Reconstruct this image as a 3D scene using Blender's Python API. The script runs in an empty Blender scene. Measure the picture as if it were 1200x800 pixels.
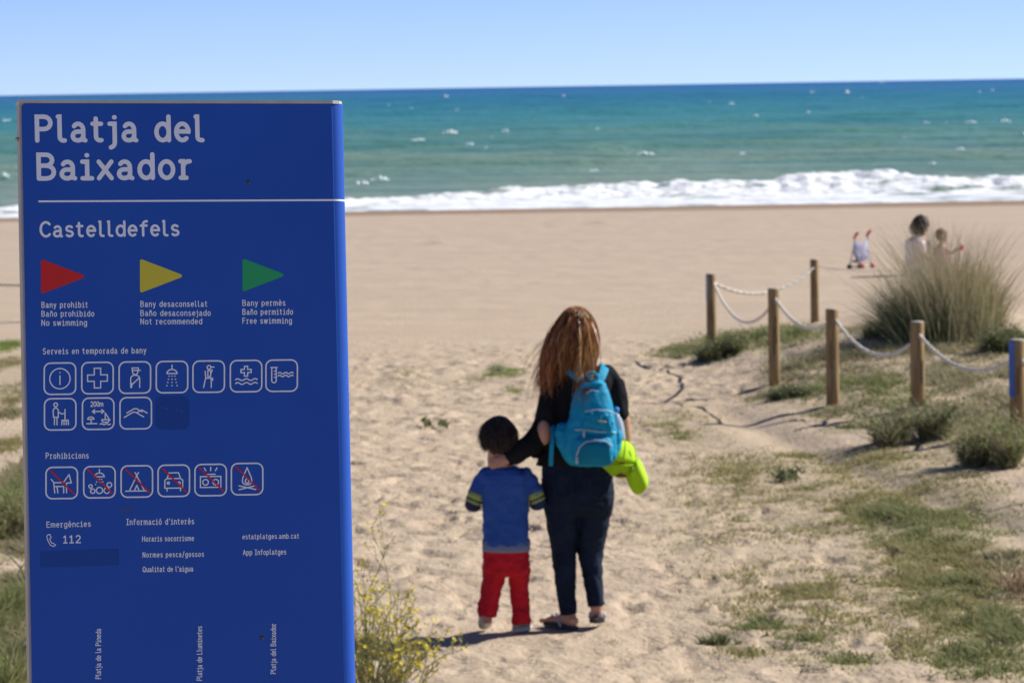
import bpy, bmesh, math, random
import numpy as np
from mathutils import Vector, Matrix
rad = math.radians
random.seed(7); rng = np.random.default_rng(7)
SC = bpy.context.scene; COL = SC.collection

# ---------------------------------------------------------------- camera, sky, sun, exposure
FPX = 4200.0                       # focal length in pixels of a 1200 px wide picture
PITCH = math.atan(298 / FPX); ROLL = rad(.955); CAMZ = 2.68
_F = Vector((0, math.cos(PITCH), -math.sin(PITCH)))
_u = Vector((0, math.sin(PITCH), math.cos(PITCH))); _r = Vector((1, 0, 0))
_R = math.cos(ROLL) * _r - math.sin(ROLL) * _u
_U = math.sin(ROLL) * _r + math.cos(ROLL) * _u
CAM = Vector((0, 0, CAMZ))
cd = bpy.data.cameras.new('camera'); cam = bpy.data.objects.new('camera', cd); COL.objects.link(cam)
cd.sensor_width = 36; cd.lens = 36 * FPX / 1200; cd.clip_start = .1; cd.clip_end = 60000
m = Matrix((_R, _U, -_F)).transposed().to_4x4(); m.translation = CAM; cam.matrix_world = m
cd.dof.use_dof = True; cd.dof.focus_distance = 6.7; cd.dof.aperture_fstop = 15.5
SC.camera = cam

SUN_AZ = rad(19.5)                   # from +x towards +y (the sea)
SUN_EL = rad(38.5)
world = bpy.data.worlds.new('World'); SC.world = world; world.use_nodes = True
wn = world.node_tree.nodes; wl = world.node_tree.links
bg = wn['Background']; sky = wn.new('ShaderNodeTexSky'); sky.sky_type = 'NISHITA'; sky.sun_disc = False
sky.sun_elevation = SUN_EL; sky.sun_rotation = math.pi / 2 - SUN_AZ
sky.altitude = 0; sky.air_density = .4; sky.dust_density = .0; sky.ozone_density = 1.0
hs = wn.new('ShaderNodeMix'); hs.data_type = 'RGBA'; hs.blend_type = 'MULTIPLY'; hs.inputs['Factor'].default_value = 1
hs.inputs['B'].default_value = (.66, .72, .96, 1)
wl.new(sky.outputs[0], hs.inputs['A']); wl.new(hs.outputs['Result'], bg.inputs[0]); bg.inputs[1].default_value = .10
sd = bpy.data.lights.new('sun', 'SUN'); sd.energy = 5.0; sd.angle = rad(.55); sd.color = (1, .965, .905)
sun = bpy.data.objects.new('sun', sd); COL.objects.link(sun)
SDIR = Vector((math.cos(SUN_EL) * math.cos(SUN_AZ), math.cos(SUN_EL) * math.sin(SUN_AZ), math.sin(SUN_EL)))
sun.rotation_euler = SDIR.to_track_quat('Z', 'Y').to_euler(); sun.location = (20, 5, 30)
SC.view_settings.view_transform = 'Standard'; SC.view_settings.look = 'None'
SC.view_settings.exposure = 0.5; SC.view_settings.gamma = 1
SC.cycles.max_bounces = 6; SC.cycles.diffuse_bounces = 3; SC.cycles.glossy_bounces = 2; SC.cycles.transparent_max_bounces = 6

# ---------------------------------------------------------------- helpers
def ray(px, py): return _F * FPX + _R * (px - 600) + _U * (400 - py)
def at(px, py, Y):
    d = ray(px, py); return CAM + d * (Y / d.y)

def mat(name, base, rough=.85, spec=.3, var=None, vs=8, stretch=(1, 1, 1), bump=0, bs=60, island=None, sheen=0, trans=0):
    """var: second colour mixed in by noise; island: list of colours chosen per loose piece"""
    M = bpy.data.materials.new(name); M.use_nodes = True
    n = M.node_tree.nodes; l = M.node_tree.links; b = n['Principled BSDF']
    b.inputs['Roughness'].default_value = rough; b.inputs['Specular IOR Level'].default_value = spec
    b.inputs['Base Color'].default_value = (*base, 1)
    if sheen: b.inputs['Sheen Weight'].default_value = sheen
    tc = n.new('ShaderNodeTexCoord'); mp = n.new('ShaderNodeMapping'); mp.inputs['Scale'].default_value = stretch
    l.new(tc.outputs['Object'], mp.inputs[0])
    src = None
    if island:
        g = n.new('ShaderNodeNewGeometry'); r = n.new('ShaderNodeValToRGB'); r.color_ramp.interpolation = 'LINEAR'
        els = r.color_ramp.elements
        while len(els) < len(island): els.new(.5)
        for i, c in enumerate(island): els[i].position = i / (len(island) - 1); els[i].color = (*c, 1)
        l.new(g.outputs['Random Per Island'], r.inputs[0]); src = r.outputs[0]
    if var:
        nz = n.new('ShaderNodeTexNoise'); nz.inputs['Scale'].default_value = vs; nz.inputs['Detail'].default_value = 6
        l.new(mp.outputs[0], nz.inputs[0])
        rp = n.new('ShaderNodeMapRange'); rp.inputs[1].default_value = .35; rp.inputs[2].default_value = .65
        l.new(nz.outputs[0], rp.inputs[0])
        mx = n.new('ShaderNodeMix'); mx.data_type = 'RGBA'
        l.new(rp.outputs[0], mx.inputs['Factor']); mx.inputs['A'].default_value = (*base, 1); mx.inputs['B'].default_value = (*var, 1)
        if src: l.new(src, mx.inputs['A'])
        src = mx.outputs['Result']
    if src: l.new(src, b.inputs['Base Color'])
    if bump:
        nb = n.new('ShaderNodeTexNoise'); nb.inputs['Scale'].default_value = bs; nb.inputs['Detail'].default_value = 5
        l.new(mp.outputs[0], nb.inputs[0]); bp = n.new('ShaderNodeBump'); bp.inputs['Strength'].default_value = .6
        bp.inputs['Distance'].default_value = bump; l.new(nb.outputs[0], bp.inputs['Height']); l.new(bp.outputs[0], b.inputs['Normal'])
    if trans:
        t = n.new('ShaderNodeBsdfTranslucent'); ms = n.new('ShaderNodeMixShader'); ms.inputs[0].default_value = trans
        if src: l.new(src, t.inputs[0])
        else: t.inputs[0].default_value = (*base, 1)
        l.new(b.outputs[0], ms.inputs[1]); l.new(t.outputs[0], ms.inputs[2]); l.new(ms.outputs[0], n['Material Output'].inputs[0])
    return M

def props(o, label=None, cat=None, group=None, kind=None):
    if label: o['label'] = label
    if cat: o['category'] = cat
    if group: o['group'] = group
    if kind: o['kind'] = kind
    return o
def empty(name, loc, label=None, cat=None, group=None):
    o = bpy.data.objects.new(name, None); COL.objects.link(o); o.location = loc; o.empty_display_size = .2
    return props(o, label, cat, group)
def fast_mesh(name, V, T, smooth=False):
    """V (n,3) vertices, T (m,3|4) faces, as numpy arrays"""
    V = np.asarray(V, dtype=np.float32); T = np.asarray(T, dtype=np.int32); k = T.shape[1]
    me = bpy.data.meshes.new(name); me.vertices.add(len(V)); me.vertices.foreach_set('co', V.ravel())
    me.loops.add(T.size); me.loops.foreach_set('vertex_index', T.ravel())
    me.polygons.add(len(T)); me.polygons.foreach_set('loop_start', np.arange(0, T.size, k, dtype=np.int32))
    me.polygons.foreach_set('loop_total', np.full(len(T), k, dtype=np.int32))
    me.polygons.foreach_set('use_smooth', np.full(len(T), smooth))
    me.update(calc_edges=True); return me
def link(name, me, M, parent=None, world_coords=True):
    me.name = name; me.materials.clear(); me.materials.append(M)
    o = bpy.data.objects.new(name, me); COL.objects.link(o)
    if parent is not None:
        o.parent = parent
        if world_coords: me.transform(mw(parent).inverted())
    return o
def mw(o):
    M = Matrix.LocRotScale(o.location, o.rotation_euler if o.rotation_mode != 'QUATERNION' else o.rotation_quaternion, o.scale)
    return mw(o.parent) @ M if o.parent else M
def from_py(name, v, f, M, parent=None, smooth=False, world_coords=True):
    me = bpy.data.meshes.new(name); me.from_pydata([tuple(x) for x in v], [], f)
    if smooth: me.polygons.foreach_set('use_smooth', [True] * len(me.polygons))
    me.update(); return link(name, me, M, parent, world_coords)

class MB:
    """collects rings, tubes and boxes; builds ONE mesh object"""
    def __init__(s): s.v = []; s.f = []
    def tube(s, pts, radii, n=12, ref=(0, 1, 0), cap=True, pw=1.0):
        pts = [Vector(p) for p in pts]; ref = Vector(ref).normalized(); N = len(pts)
        rr = [(r, r) if not isinstance(r, (tuple, list)) else r for r in (radii if isinstance(radii, list) else [radii] * N)]
        rings = []
        prev = None
        for i in range(N):
            t = (pts[min(i + 1, N - 1)] - pts[max(i - 1, 0)])
            t = t.normalized() if t.length > 1e-9 else Vector((0, 0, 1))
            a = t.cross(ref)
            if a.length < .15 and prev is not None: a = prev.copy()
            elif a.length < .15: a = t.cross(Vector((1, 0, 0)))
            a.normalize()
            if prev is not None and a.dot(prev) < 0: a = -a
            prev = a; b = t.cross(a).normalized(); rings.append((pts[i], a, b, rr[i], t))
        if cap:   # rounded ends
            p, a, b, r, t = rings[0]; e = min(r)
            rings = [(p - t * e * .75, a, b, (r[0] * .45, r[1] * .45), t), (p - t * e * .45, a, b, (r[0] * .82, r[1] * .82), t)] + rings
            p, a, b, r, t = rings[-1]; e = min(r)
            rings += [(p + t * e * .45, a, b, (r[0] * .82, r[1] * .82), t), (p + t * e * .75, a, b, (r[0] * .45, r[1] * .45), t)]
        o = len(s.v)
        for p, a, b, r, t in rings:
            for k in range(n):
                th = 2 * math.pi * k / n; c, d = math.cos(th), math.sin(th)
                if pw != 1.0: c = math.copysign(abs(c) ** pw, c); d = math.copysign(abs(d) ** pw, d)
                s.v.append(p + a * (r[0] * c) + b * (r[1] * d))
        for i in range(len(rings) - 1):
            for k in range(n):
                k2 = (k + 1) % n; s.f.append((o + i * n + k, o + i * n + k2, o + (i + 1) * n + k2, o + (i + 1) * n + k))
        s.f.append(tuple(o + k for k in reversed(range(n)))); e = o + (len(rings) - 1) * n
        s.f.append(tuple(e + k for k in range(n))); return s
    def ball(s, c, r, n=12, m=8):
        c = Vector(c); r = r if isinstance(r, (tuple, list)) else (r, r, r); o = len(s.v)
        for i in range(1, m):
            ph = math.pi * i / m
            for k in range(n):
                th = 2 * math.pi * k / n
                s.v.append(c + Vector((r[0] * math.sin(ph) * math.cos(th), r[1] * math.sin(ph) * math.sin(th), r[2] * math.cos(ph))))
        for i in range(m - 2):
            for k in range(n):
                k2 = (k + 1) % n; s.f.append((o + i * n + k, o + (i + 1) * n + k, o + (i + 1) * n + k2, o + i * n + k2))
        t = len(s.v); s.v.append(c + Vector((0, 0, r[2]))); s.v.append(c - Vector((0, 0, r[2])))
        for k in range(n):
            k2 = (k + 1) % n; s.f.append((t, o + k, o + k2)); e = o + (m - 2) * n; s.f.append((t + 1, e + k2, e + k))
        return s
    def box(s, lo, hi):
        o = len(s.v)
        for z in (lo[2], hi[2]):
            for x, y in ((lo[0], lo[1]), (hi[0], lo[1]), (hi[0], hi[1]), (lo[0], hi[1])): s.v.append(Vector((x, y, z)))
        s.f += [(o + 3, o + 2, o + 1, o), (o + 4, o + 5, o + 6, o + 7), (o, o + 1, o + 5, o + 4), (o + 1, o + 2, o + 6, o + 5), (o + 2, o + 3, o + 7, o + 6), (o + 3, o, o + 4, o + 7)]
        return s
    def rings(s, rr, close=True):
        """rr: list of equally long point lists"""
        o = len(s.v); n = len(rr[0])
        for r in rr: s.v += [Vector(p) for p in r]
        for i in range(len(rr) - 1):
            for k in range(n):
                k2 = (k + 1) % n; s.f.append((o + i * n + k, o + i * n + k2, o + (i + 1) * n + k2, o + (i + 1) * n + k))
        if close:
            s.f.append(tuple(o + k for k in reversed(range(n)))); e = o + (len(rr) - 1) * n; s.f.append(tuple(e + k for k in range(n)))
        return s
    def build(s, name, M, parent=None, smooth=True, voxel=None, relax=0, disp=None, world_coords=True):
        me = bpy.data.meshes.new(name); me.from_pydata([tuple(x) for x in s.v], [], s.f); me.update()
        if voxel:
            t = bpy.data.objects.new('t', me); COL.objects.link(t)
            md = t.modifiers.new('r', 'REMESH'); md.mode = 'VOXEL'; md.voxel_size = voxel
            if relax: ms = t.modifiers.new('s', 'SMOOTH'); ms.iterations = relax; ms.factor = .5
            if disp:
                for dn, (size, stg) in enumerate(disp):
                    tx = bpy.data.textures.new('folds', 'CLOUDS'); tx.noise_scale = size; tx.noise_depth = 1
                    dm = t.modifiers.new('d', 'DISPLACE'); dm.texture = tx; dm.strength = stg; dm.mid_level = .5; dm.texture_coords = 'LOCAL'
            bpy.context.view_layer.update(); dg = bpy.context.evaluated_depsgraph_get()
            me2 = bpy.data.meshes.new_from_object(t.evaluated_get(dg)); bpy.data.objects.remove(t); me = me2
        if smooth: me.polygons.foreach_set('use_smooth', [True] * len(me.polygons))
        return link(name, me, M, parent, world_coords)

def vnoise(x, y, seed=0):
    """smooth value noise on numpy arrays, -1..1"""
    xi = np.floor(x).astype(np.int64); yi = np.floor(y).astype(np.int64); fx = x - xi; fy = y - yi
    def h(a, b):
        n = (a * 374761393 + b * 668265263 + seed * 974711) & 0x7fffffff
        n = ((n ^ (n >> 13)) * 1274126177) & 0x7fffffff; n = n ^ (n >> 16); return (n & 0xffff) / 32767.5 - 1
    fx = fx * fx * (3 - 2 * fx); fy = fy * fy * (3 - 2 * fy)
    return (h(xi, yi) * (1 - fx) + h(xi + 1, yi) * fx) * (1 - fy) + (h(xi, yi + 1) * (1 - fx) + h(xi + 1, yi + 1) * fx) * fy

# ---------------------------------------------------------------- terrain
def sstep(a, b, x): t = np.clip((x - a) / (b - a), 0, 1); return t * t * (3 - 2 * t)
def H0(x, y):
    x = np.asarray(x, float); y = np.asarray(y, float)
    h = -.5 * sstep(72, 93, y) - .9 * sstep(93, 112, y)
    h = h + .34 * np.exp(-(((x - 4.3) / 1.7) ** 2 + ((y - 34) / 5.5) ** 2))
    h = h + .13 * sstep(1.8, 3.4, x + (y - 26) * .05) * sstep(17, 22, y) * (1 - sstep(34, 40, y))
    h = h + .10 * (1 - sstep(-3.2, -2.2, x)) * (1 - sstep(24, 30, y))
    return h
SANDGRID = None
def Hs(x, y):
    """height of the finished sand, bilinear"""
    xs, ys, Z = SANDGRID; x = np.asarray(x, float); y = np.asarray(y, float)
    i = np.clip(np.searchsorted(xs, x) - 1, 0, len(xs) - 2); j = np.clip(np.searchsorted(ys, y) - 1, 0, len(ys) - 2)
    u = (x - xs[i]) / (xs[i + 1] - xs[i]); v = (y - ys[j]) / (ys[j + 1] - ys[j])
    return (Z[j, i] * (1 - u) + Z[j, i + 1] * u) * (1 - v) + (Z[j + 1, i] * (1 - u) + Z[j + 1, i + 1] * u) * v
def ground(px, py):
    d = ray(px, py); lo, hi = 3.0, 110.0
    f = lambda Y: CAMZ + d.z / d.y * Y - float(H0(d.x / d.y * Y, Y))
    prev = lo
    for i in range(1, 400):
        Y = lo + (hi - lo) * i / 400
        if f(Y) < 0: hi = Y; lo = prev; break
        prev = Y
    for _ in range(30):
        mid = (lo + hi) / 2
        if f(mid) > 0: lo = mid
        else: hi = mid
    return at(px, py, (lo + hi) / 2)

# vegetation patches, outlined on the ground: cx, cy, rx, ry (picture units), blades, height, colour kind, what
PATCH = {
 'grass on the dune edge by the far corner post': [(800,411,42,9,700,.09,'g'),(850,404,42,13,1100,.13,'g'),(905,398,45,15,1200,.13,'g'),(945,392,40,12,700,.10,'g'),(845,415,30,8,600,.12,'d')],
 'low dry and green grass between the rope fence posts': [(930,432,40,22,800,.09,'m'),(1000,415,60,20,900,.09,'m'),(1090,410,90,20,1100,.09,'m'),(965,455,60,12,900,.10,'g'),(1030,455,60,16,1100,.10,'g'),(1130,450,60,22,900,.09,'m'),(910,462,45,9,700,.10,'m'),(1180,440,40,30,600,.08,'m'),(1000,500,45,8,300,.06,'g'),(1120,490,60,20,700,.12,'m'),(1190,480,40,30,700,.12,'m'),(1000,440,130,40,3000,.06,'m'),(1120,430,110,50,3200,.065,'m'),(1150,500,70,40,1800,.09,'m'),(1060,480,70,26,1200,.08,'g'),(980,480,60,10,500,.06,'m'),(1060,395,60,12,500,.10,'m'),(1180,400,40,14,600,.14,'d'),(1150,405,50,10,400,.1,'m'),(1010,385,40,8,300,.09,'m'),(960,425,30,10,300,.06,'m')],
 'short grass spreading over the trodden sand': [(1000,590,180,40,5200,.055,'y'),(880,560,140,40,2400,.05,'y'),(1040,540,120,20,1800,.055,'y'),(960,700,170,60,4200,.05,'y'),(850,620,120,50,1600,.045,'y'),(790,500,80,26,1200,.045,'y'),(1100,620,110,30,3400,.06,'g'),(1045,603,58,22,1300,.08,'g'),(985,595,50,10,350,.05,'y'),(1000,612,70,12,320,.05,'y'),(880,590,60,14,180,.05,'y'),(945,531,45,5,260,.05,'y'),(1000,548,40,5,160,.05,'y'),(800,512,26,9,260,.05,'g'),(770,497,26,5,160,.05,'g'),(830,575,60,14,130,.04,'y'),(740,520,30,10,60,.04,'y'),(1080,575,60,8,160,.04,'m'),(1120,560,50,8,120,.05,'m'),(960,640,90,20,130,.04,'y'),(860,640,60,20,60,.04,'y')],
 'green grass mat in the near right corner': [(1120,655,70,16,900,.06,'y'),(1145,690,80,24,2000,.07,'g'),(1180,735,70,30,2400,.08,'g'),(1150,775,80,24,1800,.08,'g'),(1095,705,50,20,700,.06,'g'),(1080,760,60,20,600,.06,'y'),(1190,660,40,20,700,.08,'m'),(1190,690,40,20,260,.16,'r'),(1060,680,40,12,200,.05,'y'),(1150,710,110,60,8500,.06,'y'),(1080,650,90,30,3000,.055,'y')],
 'small grass strips in front of the near tuft': [(895,732,36,9,450,.07,'g'),(880,760,50,10,250,.06,'y'),(950,750,60,12,500,.06,'g'),(990,772,50,12,450,.07,'g'),(935,770,30,8,180,.05,'y'),(830,790,40,5,60,.04,'y'),(1010,720,30,9,60,.05,'y')],
 'bright green mat far right of the sign': [(592,435,30,6,1300,.045,'b'),(570,440,30,8,200,.03,'y'),(602,456,14,4,120,.03,'b'),(550,447,30,8,90,.03,'y')],
 'dull green mat close right of the sign': [(466,435,26,4,420,.035,'y'),(465,443,50,10,130,.03,'y')],
 'grass along the left of the sign': [(14,470,34,60,1600,.09,'y'),(14,600,34,90,4200,.13,'b'),(14,720,34,70,3600,.14,'g'),(6,408,22,7,700,.09,'b'),(10,425,24,10,350,.05,'y'),(8,455,30,9,350,.06,'m'),(10,485,30,9,450,.07,'m'),(12,520,30,14,600,.08,'y'),(15,585,30,34,2400,.14,'g'),(10,560,30,20,700,.12,'m'),(14,640,30,20,900,.09,'m'),(14,690,30,22,900,.09,'m'),(12,740,32,20,1300,.10,'m'),(8,790,32,34,2200,.16,'d')],
}
VEG = []
for k, L in PATCH.items():
    for (cx, cy, rx, ry, n, h, c) in L:
        g = ground(cx, cy); a = ground(cx, cy + ry); b = ground(cx, max(cy - ry, 250))
        VEG.append((g.x, (a.y + b.y) / 2, rx * g.y / FPX, (b.y - a.y) / 2, min(1., n / (rx * ry * 1.6))))

FOOT = []     # soles of the people, kept clear of dents
def build_sand():
    xs = np.concatenate([-np.geomspace(400, 3.6, 40)[:-1], np.arange(-3.6, 7.2, .026), np.geomspace(7.2, 400, 40)])
    ys = np.concatenate([np.linspace(-60, 13, 30), np.arange(13.4, 42, .032), np.linspace(42.1, 92, 260), np.linspace(92.4, 125, 30)])
    X, Y = np.meshgrid(xs, ys); Z = H0(X, Y)
    fade = sstep(12, 14, Y) * (1 - sstep(34, 40, Y)) * .82 + .0
    fade = fade * (1 - .55 * sstep(2.0, 4.0, X) * sstep(22, 26, Y))
    relief = np.zeros_like(X)
    # trodden lumps
    WX = X + .10 * vnoise(X / .23, Y / .3, 51) + .04 * vnoise(X / .09, Y / .11, 52); WY = Y + .13 * vnoise(X / .25 + 9, Y / .33, 53) + .05 * vnoise(X / .08, Y / .1, 54)
    for sc, am, sd_ in ((.70, .012, 1), (.30, .010, 2), (.16, .0115, 3), (.09, .010, 4)):
        relief += am * vnoise(WX / sc + 31 * sd_, WY / (sc * 1.3) + 17 * sd_, sd_)
    relief -= .020 * np.abs(vnoise(WX / .26 + 5, WY / .36 + 9, 9)) + .014 * np.abs(vnoise(WX / .13 + 2, WY / .19 + 4, 10))
    # footprints
    N = 3000; fx = rng.uniform(-3.4, 7, N); fy = rng.uniform(13.6, 40, N)
    x0i = 39; y0i = 30; nx = len(np.arange(-3.6, 7.2, .026)); ny = len(np.arange(13.4, 42, .032))
    for i in range(N):
        a, b = rng.uniform(.045, .07), rng.uniform(.10, .17); th = rng.normal(0, .45); dep = rng.uniform(.006, .021)
        if fx[i] > 2.6 and 22 < fy[i] < 36: dep *= .4
        c0 = int((fx[i] + 3.6) / .026); r0 = int((fy[i] - 13.4) / .032); w = 10
        cs, ce = max(0, c0 - w), min(nx, c0 + w); rs, re_ = max(0, r0 - w), min(ny, r0 + w)
        if cs >= ce or rs >= re_: continue
        sl = (slice(y0i + rs, y0i + re_), slice(x0i + cs, x0i + ce)); dx = WX[sl] - fx[i]; dy = WY[sl] - fy[i]
        u = (dx * math.cos(th) + dy * math.sin(th)) / a; v = (-dx * math.sin(th) + dy * math.cos(th)) / b; q = np.sqrt(u * u + v * v)
        relief[sl] += -dep * np.exp(-(q ** 4)) + dep * .45 * np.exp(-((q - 1.35) / .3) ** 2)
    A = ground(845, 480); B_ = ground(1000, 553); C = ground(1230, 640); rd = np.full_like(X, 9.)
    for P, Q in ((A, B_), (B_, C)):
        dx, dy = Q.x - P.x, Q.y - P.y; t = np.clip(((X - P.x) * dx + (Y - P.y) * dy) / (dx * dx + dy * dy), 0, 1); rd = np.minimum(rd, np.hypot(X - P.x - t * dx, Y - P.y - t * dy))
    Z = Z + relief * fade * 1.12 * (1 - .85 * np.exp(-(rd / .55) ** 2)) - .030 * np.exp(-(rd / .14) ** 2) + .012 * np.exp(-((rd - .34) / .14) ** 2)
    # faint raked lines and long swells on the open beach
    fb = sstep(36, 46, Y) * (1 - sstep(82, 90, Y))
    Z = Z + fb * (.012 * vnoise(X / 2.2, Y / .8, 21) + .010 * vnoise(X / .5, Y / .45, 22) + .012 * vnoise(X / 6, Y / 1.9, 23) + .006 * vnoise(X / .22, Y / .3, 24))
    # small heap at the far left
    g = ground(8, 281); Z = Z + .20 * np.exp(-(((X - g.x) / .32) ** 2 + ((Y - g.y) / .6) ** 2)) * (1 + .4 * vnoise(X / .15, Y / .15, 5))
    for (px, py, hh) in ((516, 286, .06), (705, 262, .05), (20, 268, .05)):
        g = ground(px, py); Z = Z + hh * np.exp(-(((X - g.x) / .25) ** 2 + ((Y - g.y) / .3) ** 2))
    for (x, y) in FOOT:
        q = np.exp(-(((X - x) / .13) ** 2 + ((Y - y) / .2) ** 2) ** 2); Z = Z * (1 - q) + (H0(x, y) - .004) * q
    globals()['SANDGRID'] = (xs, ys, Z)
    veg = np.zeros_like(X)
    for (x, y, rx, ry, w) in VEG:
        q = ((X - x) / rx) ** 2 + ((Y - y) / ry) ** 2; veg = np.maximum(veg, w * (1 - sstep(.5, 1.35, q)))
    ny_, nx_ = X.shape; V = np.stack([X, Y, Z], -1).reshape(-1, 3)
    I = np.arange(ny_ * nx_).reshape(ny_, nx_)
    Q = np.stack([I[:-1, :-1], I[:-1, 1:], I[1:, 1:], I[1:, :-1]], -1).reshape(-1, 4)
    me = fast_mesh('beach_sand', V, Q, True)
    at_ = me.attributes.new('veg', 'FLOAT', 'POINT'); at_.data.foreach_set('value', veg.ravel().astype(np.float32))
    M = bpy.data.materials.new('sand'); M.use_nodes = True; n = M.node_tree.nodes; l = M.node_tree.links; b = n['Principled BSDF']
    b.inputs['Roughness'].default_value = .95; b.inputs['Specular IOR Level'].default_value = .12
    tc = n.new('ShaderNodeTexCoord'); sep = n.new('ShaderNodeSeparateXYZ'); l.new(tc.outputs['Object'], sep.inputs[0])
    def noise(scale, st=(1, 1, 1), det=4):
        mp = n.new('ShaderNodeMapping'); mp.inputs['Scale'].default_value = st; l.new(tc.outputs['Object'], mp.inputs[0])
        z = n.new('ShaderNodeTexNoise'); z.inputs['Scale'].default_value = scale; z.inputs['Detail'].default_value = det; l.new(mp.outputs[0], z.inputs[0]); return z.outputs[0]
    def rng_(s, a, b_, c=0, d=1):
        r = n.new('ShaderNodeMapRange'); r.inputs[1].default_value = a; r.inputs[2].default_value = b_; r.inputs[3].default_value = c; r.inputs[4].default_value = d; l.new(s, r.inputs[0]); return r.outputs[0]
    def mix(f, A, B):
        x = n.new('ShaderNodeMix'); x.data_type = 'RGBA'; l.new(f, x.inputs['Factor'])
        for k, s in (('A', A), ('B', B)):
            if isinstance(s, tuple): x.inputs[k].default_value = (*s, 1)
            else: l.new(s, x.inputs[k])
        return x.outputs['Result']
    c = mix(rng_(noise(1.3), .35, .65), (.50, .395, .285), (.46, .36, .258))
    c = mix(rng_(noise(.5, (.12, 1.6, 1), 8), .4, .62, 0, .55), c, (.42, .325, .235))
    c = mix(rng_(noise(90), .35, .65, 0, .35), c, (.36, .275, .19))
    # far beach is slightly duller and greyer; wet band at the water's edge
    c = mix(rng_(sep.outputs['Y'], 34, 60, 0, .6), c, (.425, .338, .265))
    wob = n.new('ShaderNodeMath'); wob.operation = 'MULTIPLY_ADD'; l.new(noise(.25, (1, .2, 1)), wob.inputs[0]); wob.inputs[1].default_value = 6; l.new(sep.outputs['Y'], wob.inputs[2])
    c = mix(rng_(wob.outputs[0], 88, 94, 0, 1), c, (.26, .185, .13))
    va = n.new('ShaderNodeAttribute'); va.attribute_name = 'veg'
    vm = n.new('ShaderNodeMath'); vm.operation = 'MULTIPLY'; l.new(va.outputs['Fac'], vm.inputs[0]); l.new(rng_(noise(7), .36, .6, .15, .8), vm.inputs[1])
    c = mix(vm.outputs[0], c, (.23, .205, .105))
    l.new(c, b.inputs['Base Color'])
    bp = n.new('ShaderNodeBump'); bp.inputs['Strength'].default_value = .7; bp.inputs['Distance'].default_value = .026
    l.new(noise(28, det=6), bp.inputs['Height']); l.new(bp.outputs[0], b.inputs['Normal'])
    props(link('beach_sand', me, M), 'pale trodden beach sand running down to the water', kind='structure')

# ---------------------------------------------------------------- sea
SEA = -.5
def wave(x, y):
    r = 0
    for (L, A, th, ph, k) in ((9.5, .10, .10, 0, 1), (6.1, .06, -.16, 2, 2), (14, .09, .04, 4, 3), (3.4, .035, .3, 1, 4), (2.1, .02, -.4, 3, 5)):
        w = np.sin(2 * math.pi * (y * math.cos(th) + x * math.sin(th)) / L + ph + 1.6 * vnoise(x / (L * 1.7) + k * 7, y / (L * 2.2), 40 + k))
        r = r + A * (w + .35 * w * w) * (.55 + .6 * vnoise(x / (L * 1.2), y / (L * 1.5), 60 + k))
    return r
def sea_h(x, y):
    amp = .25 + 1.3 * sstep(112, 150, y) + .9 * sstep(200, 900, y)
    h = SEA + wave(x, y) * amp
    cy = 98.8 + 4.4 * sstep(-9, 5, x) + 1.0 * vnoise(x / 5.5, x * 0 + 3, 71) + .4 * vnoise(x / 1.4, x * 0 + 3, 72)
    cr = .13 + .17 * sstep(-9, 6, x) + .10 * vnoise(x / 3.2, x * 0 + 8, 73) + .16 * np.exp(-((x - 10) / 1.6) ** 2)
    d = y - cy; ridge = cr * np.where(d > 0, np.exp(-(d / 2.6) ** 2), np.exp(-(d / 1.5) ** 2))
    return h + ridge, d, cr
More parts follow.
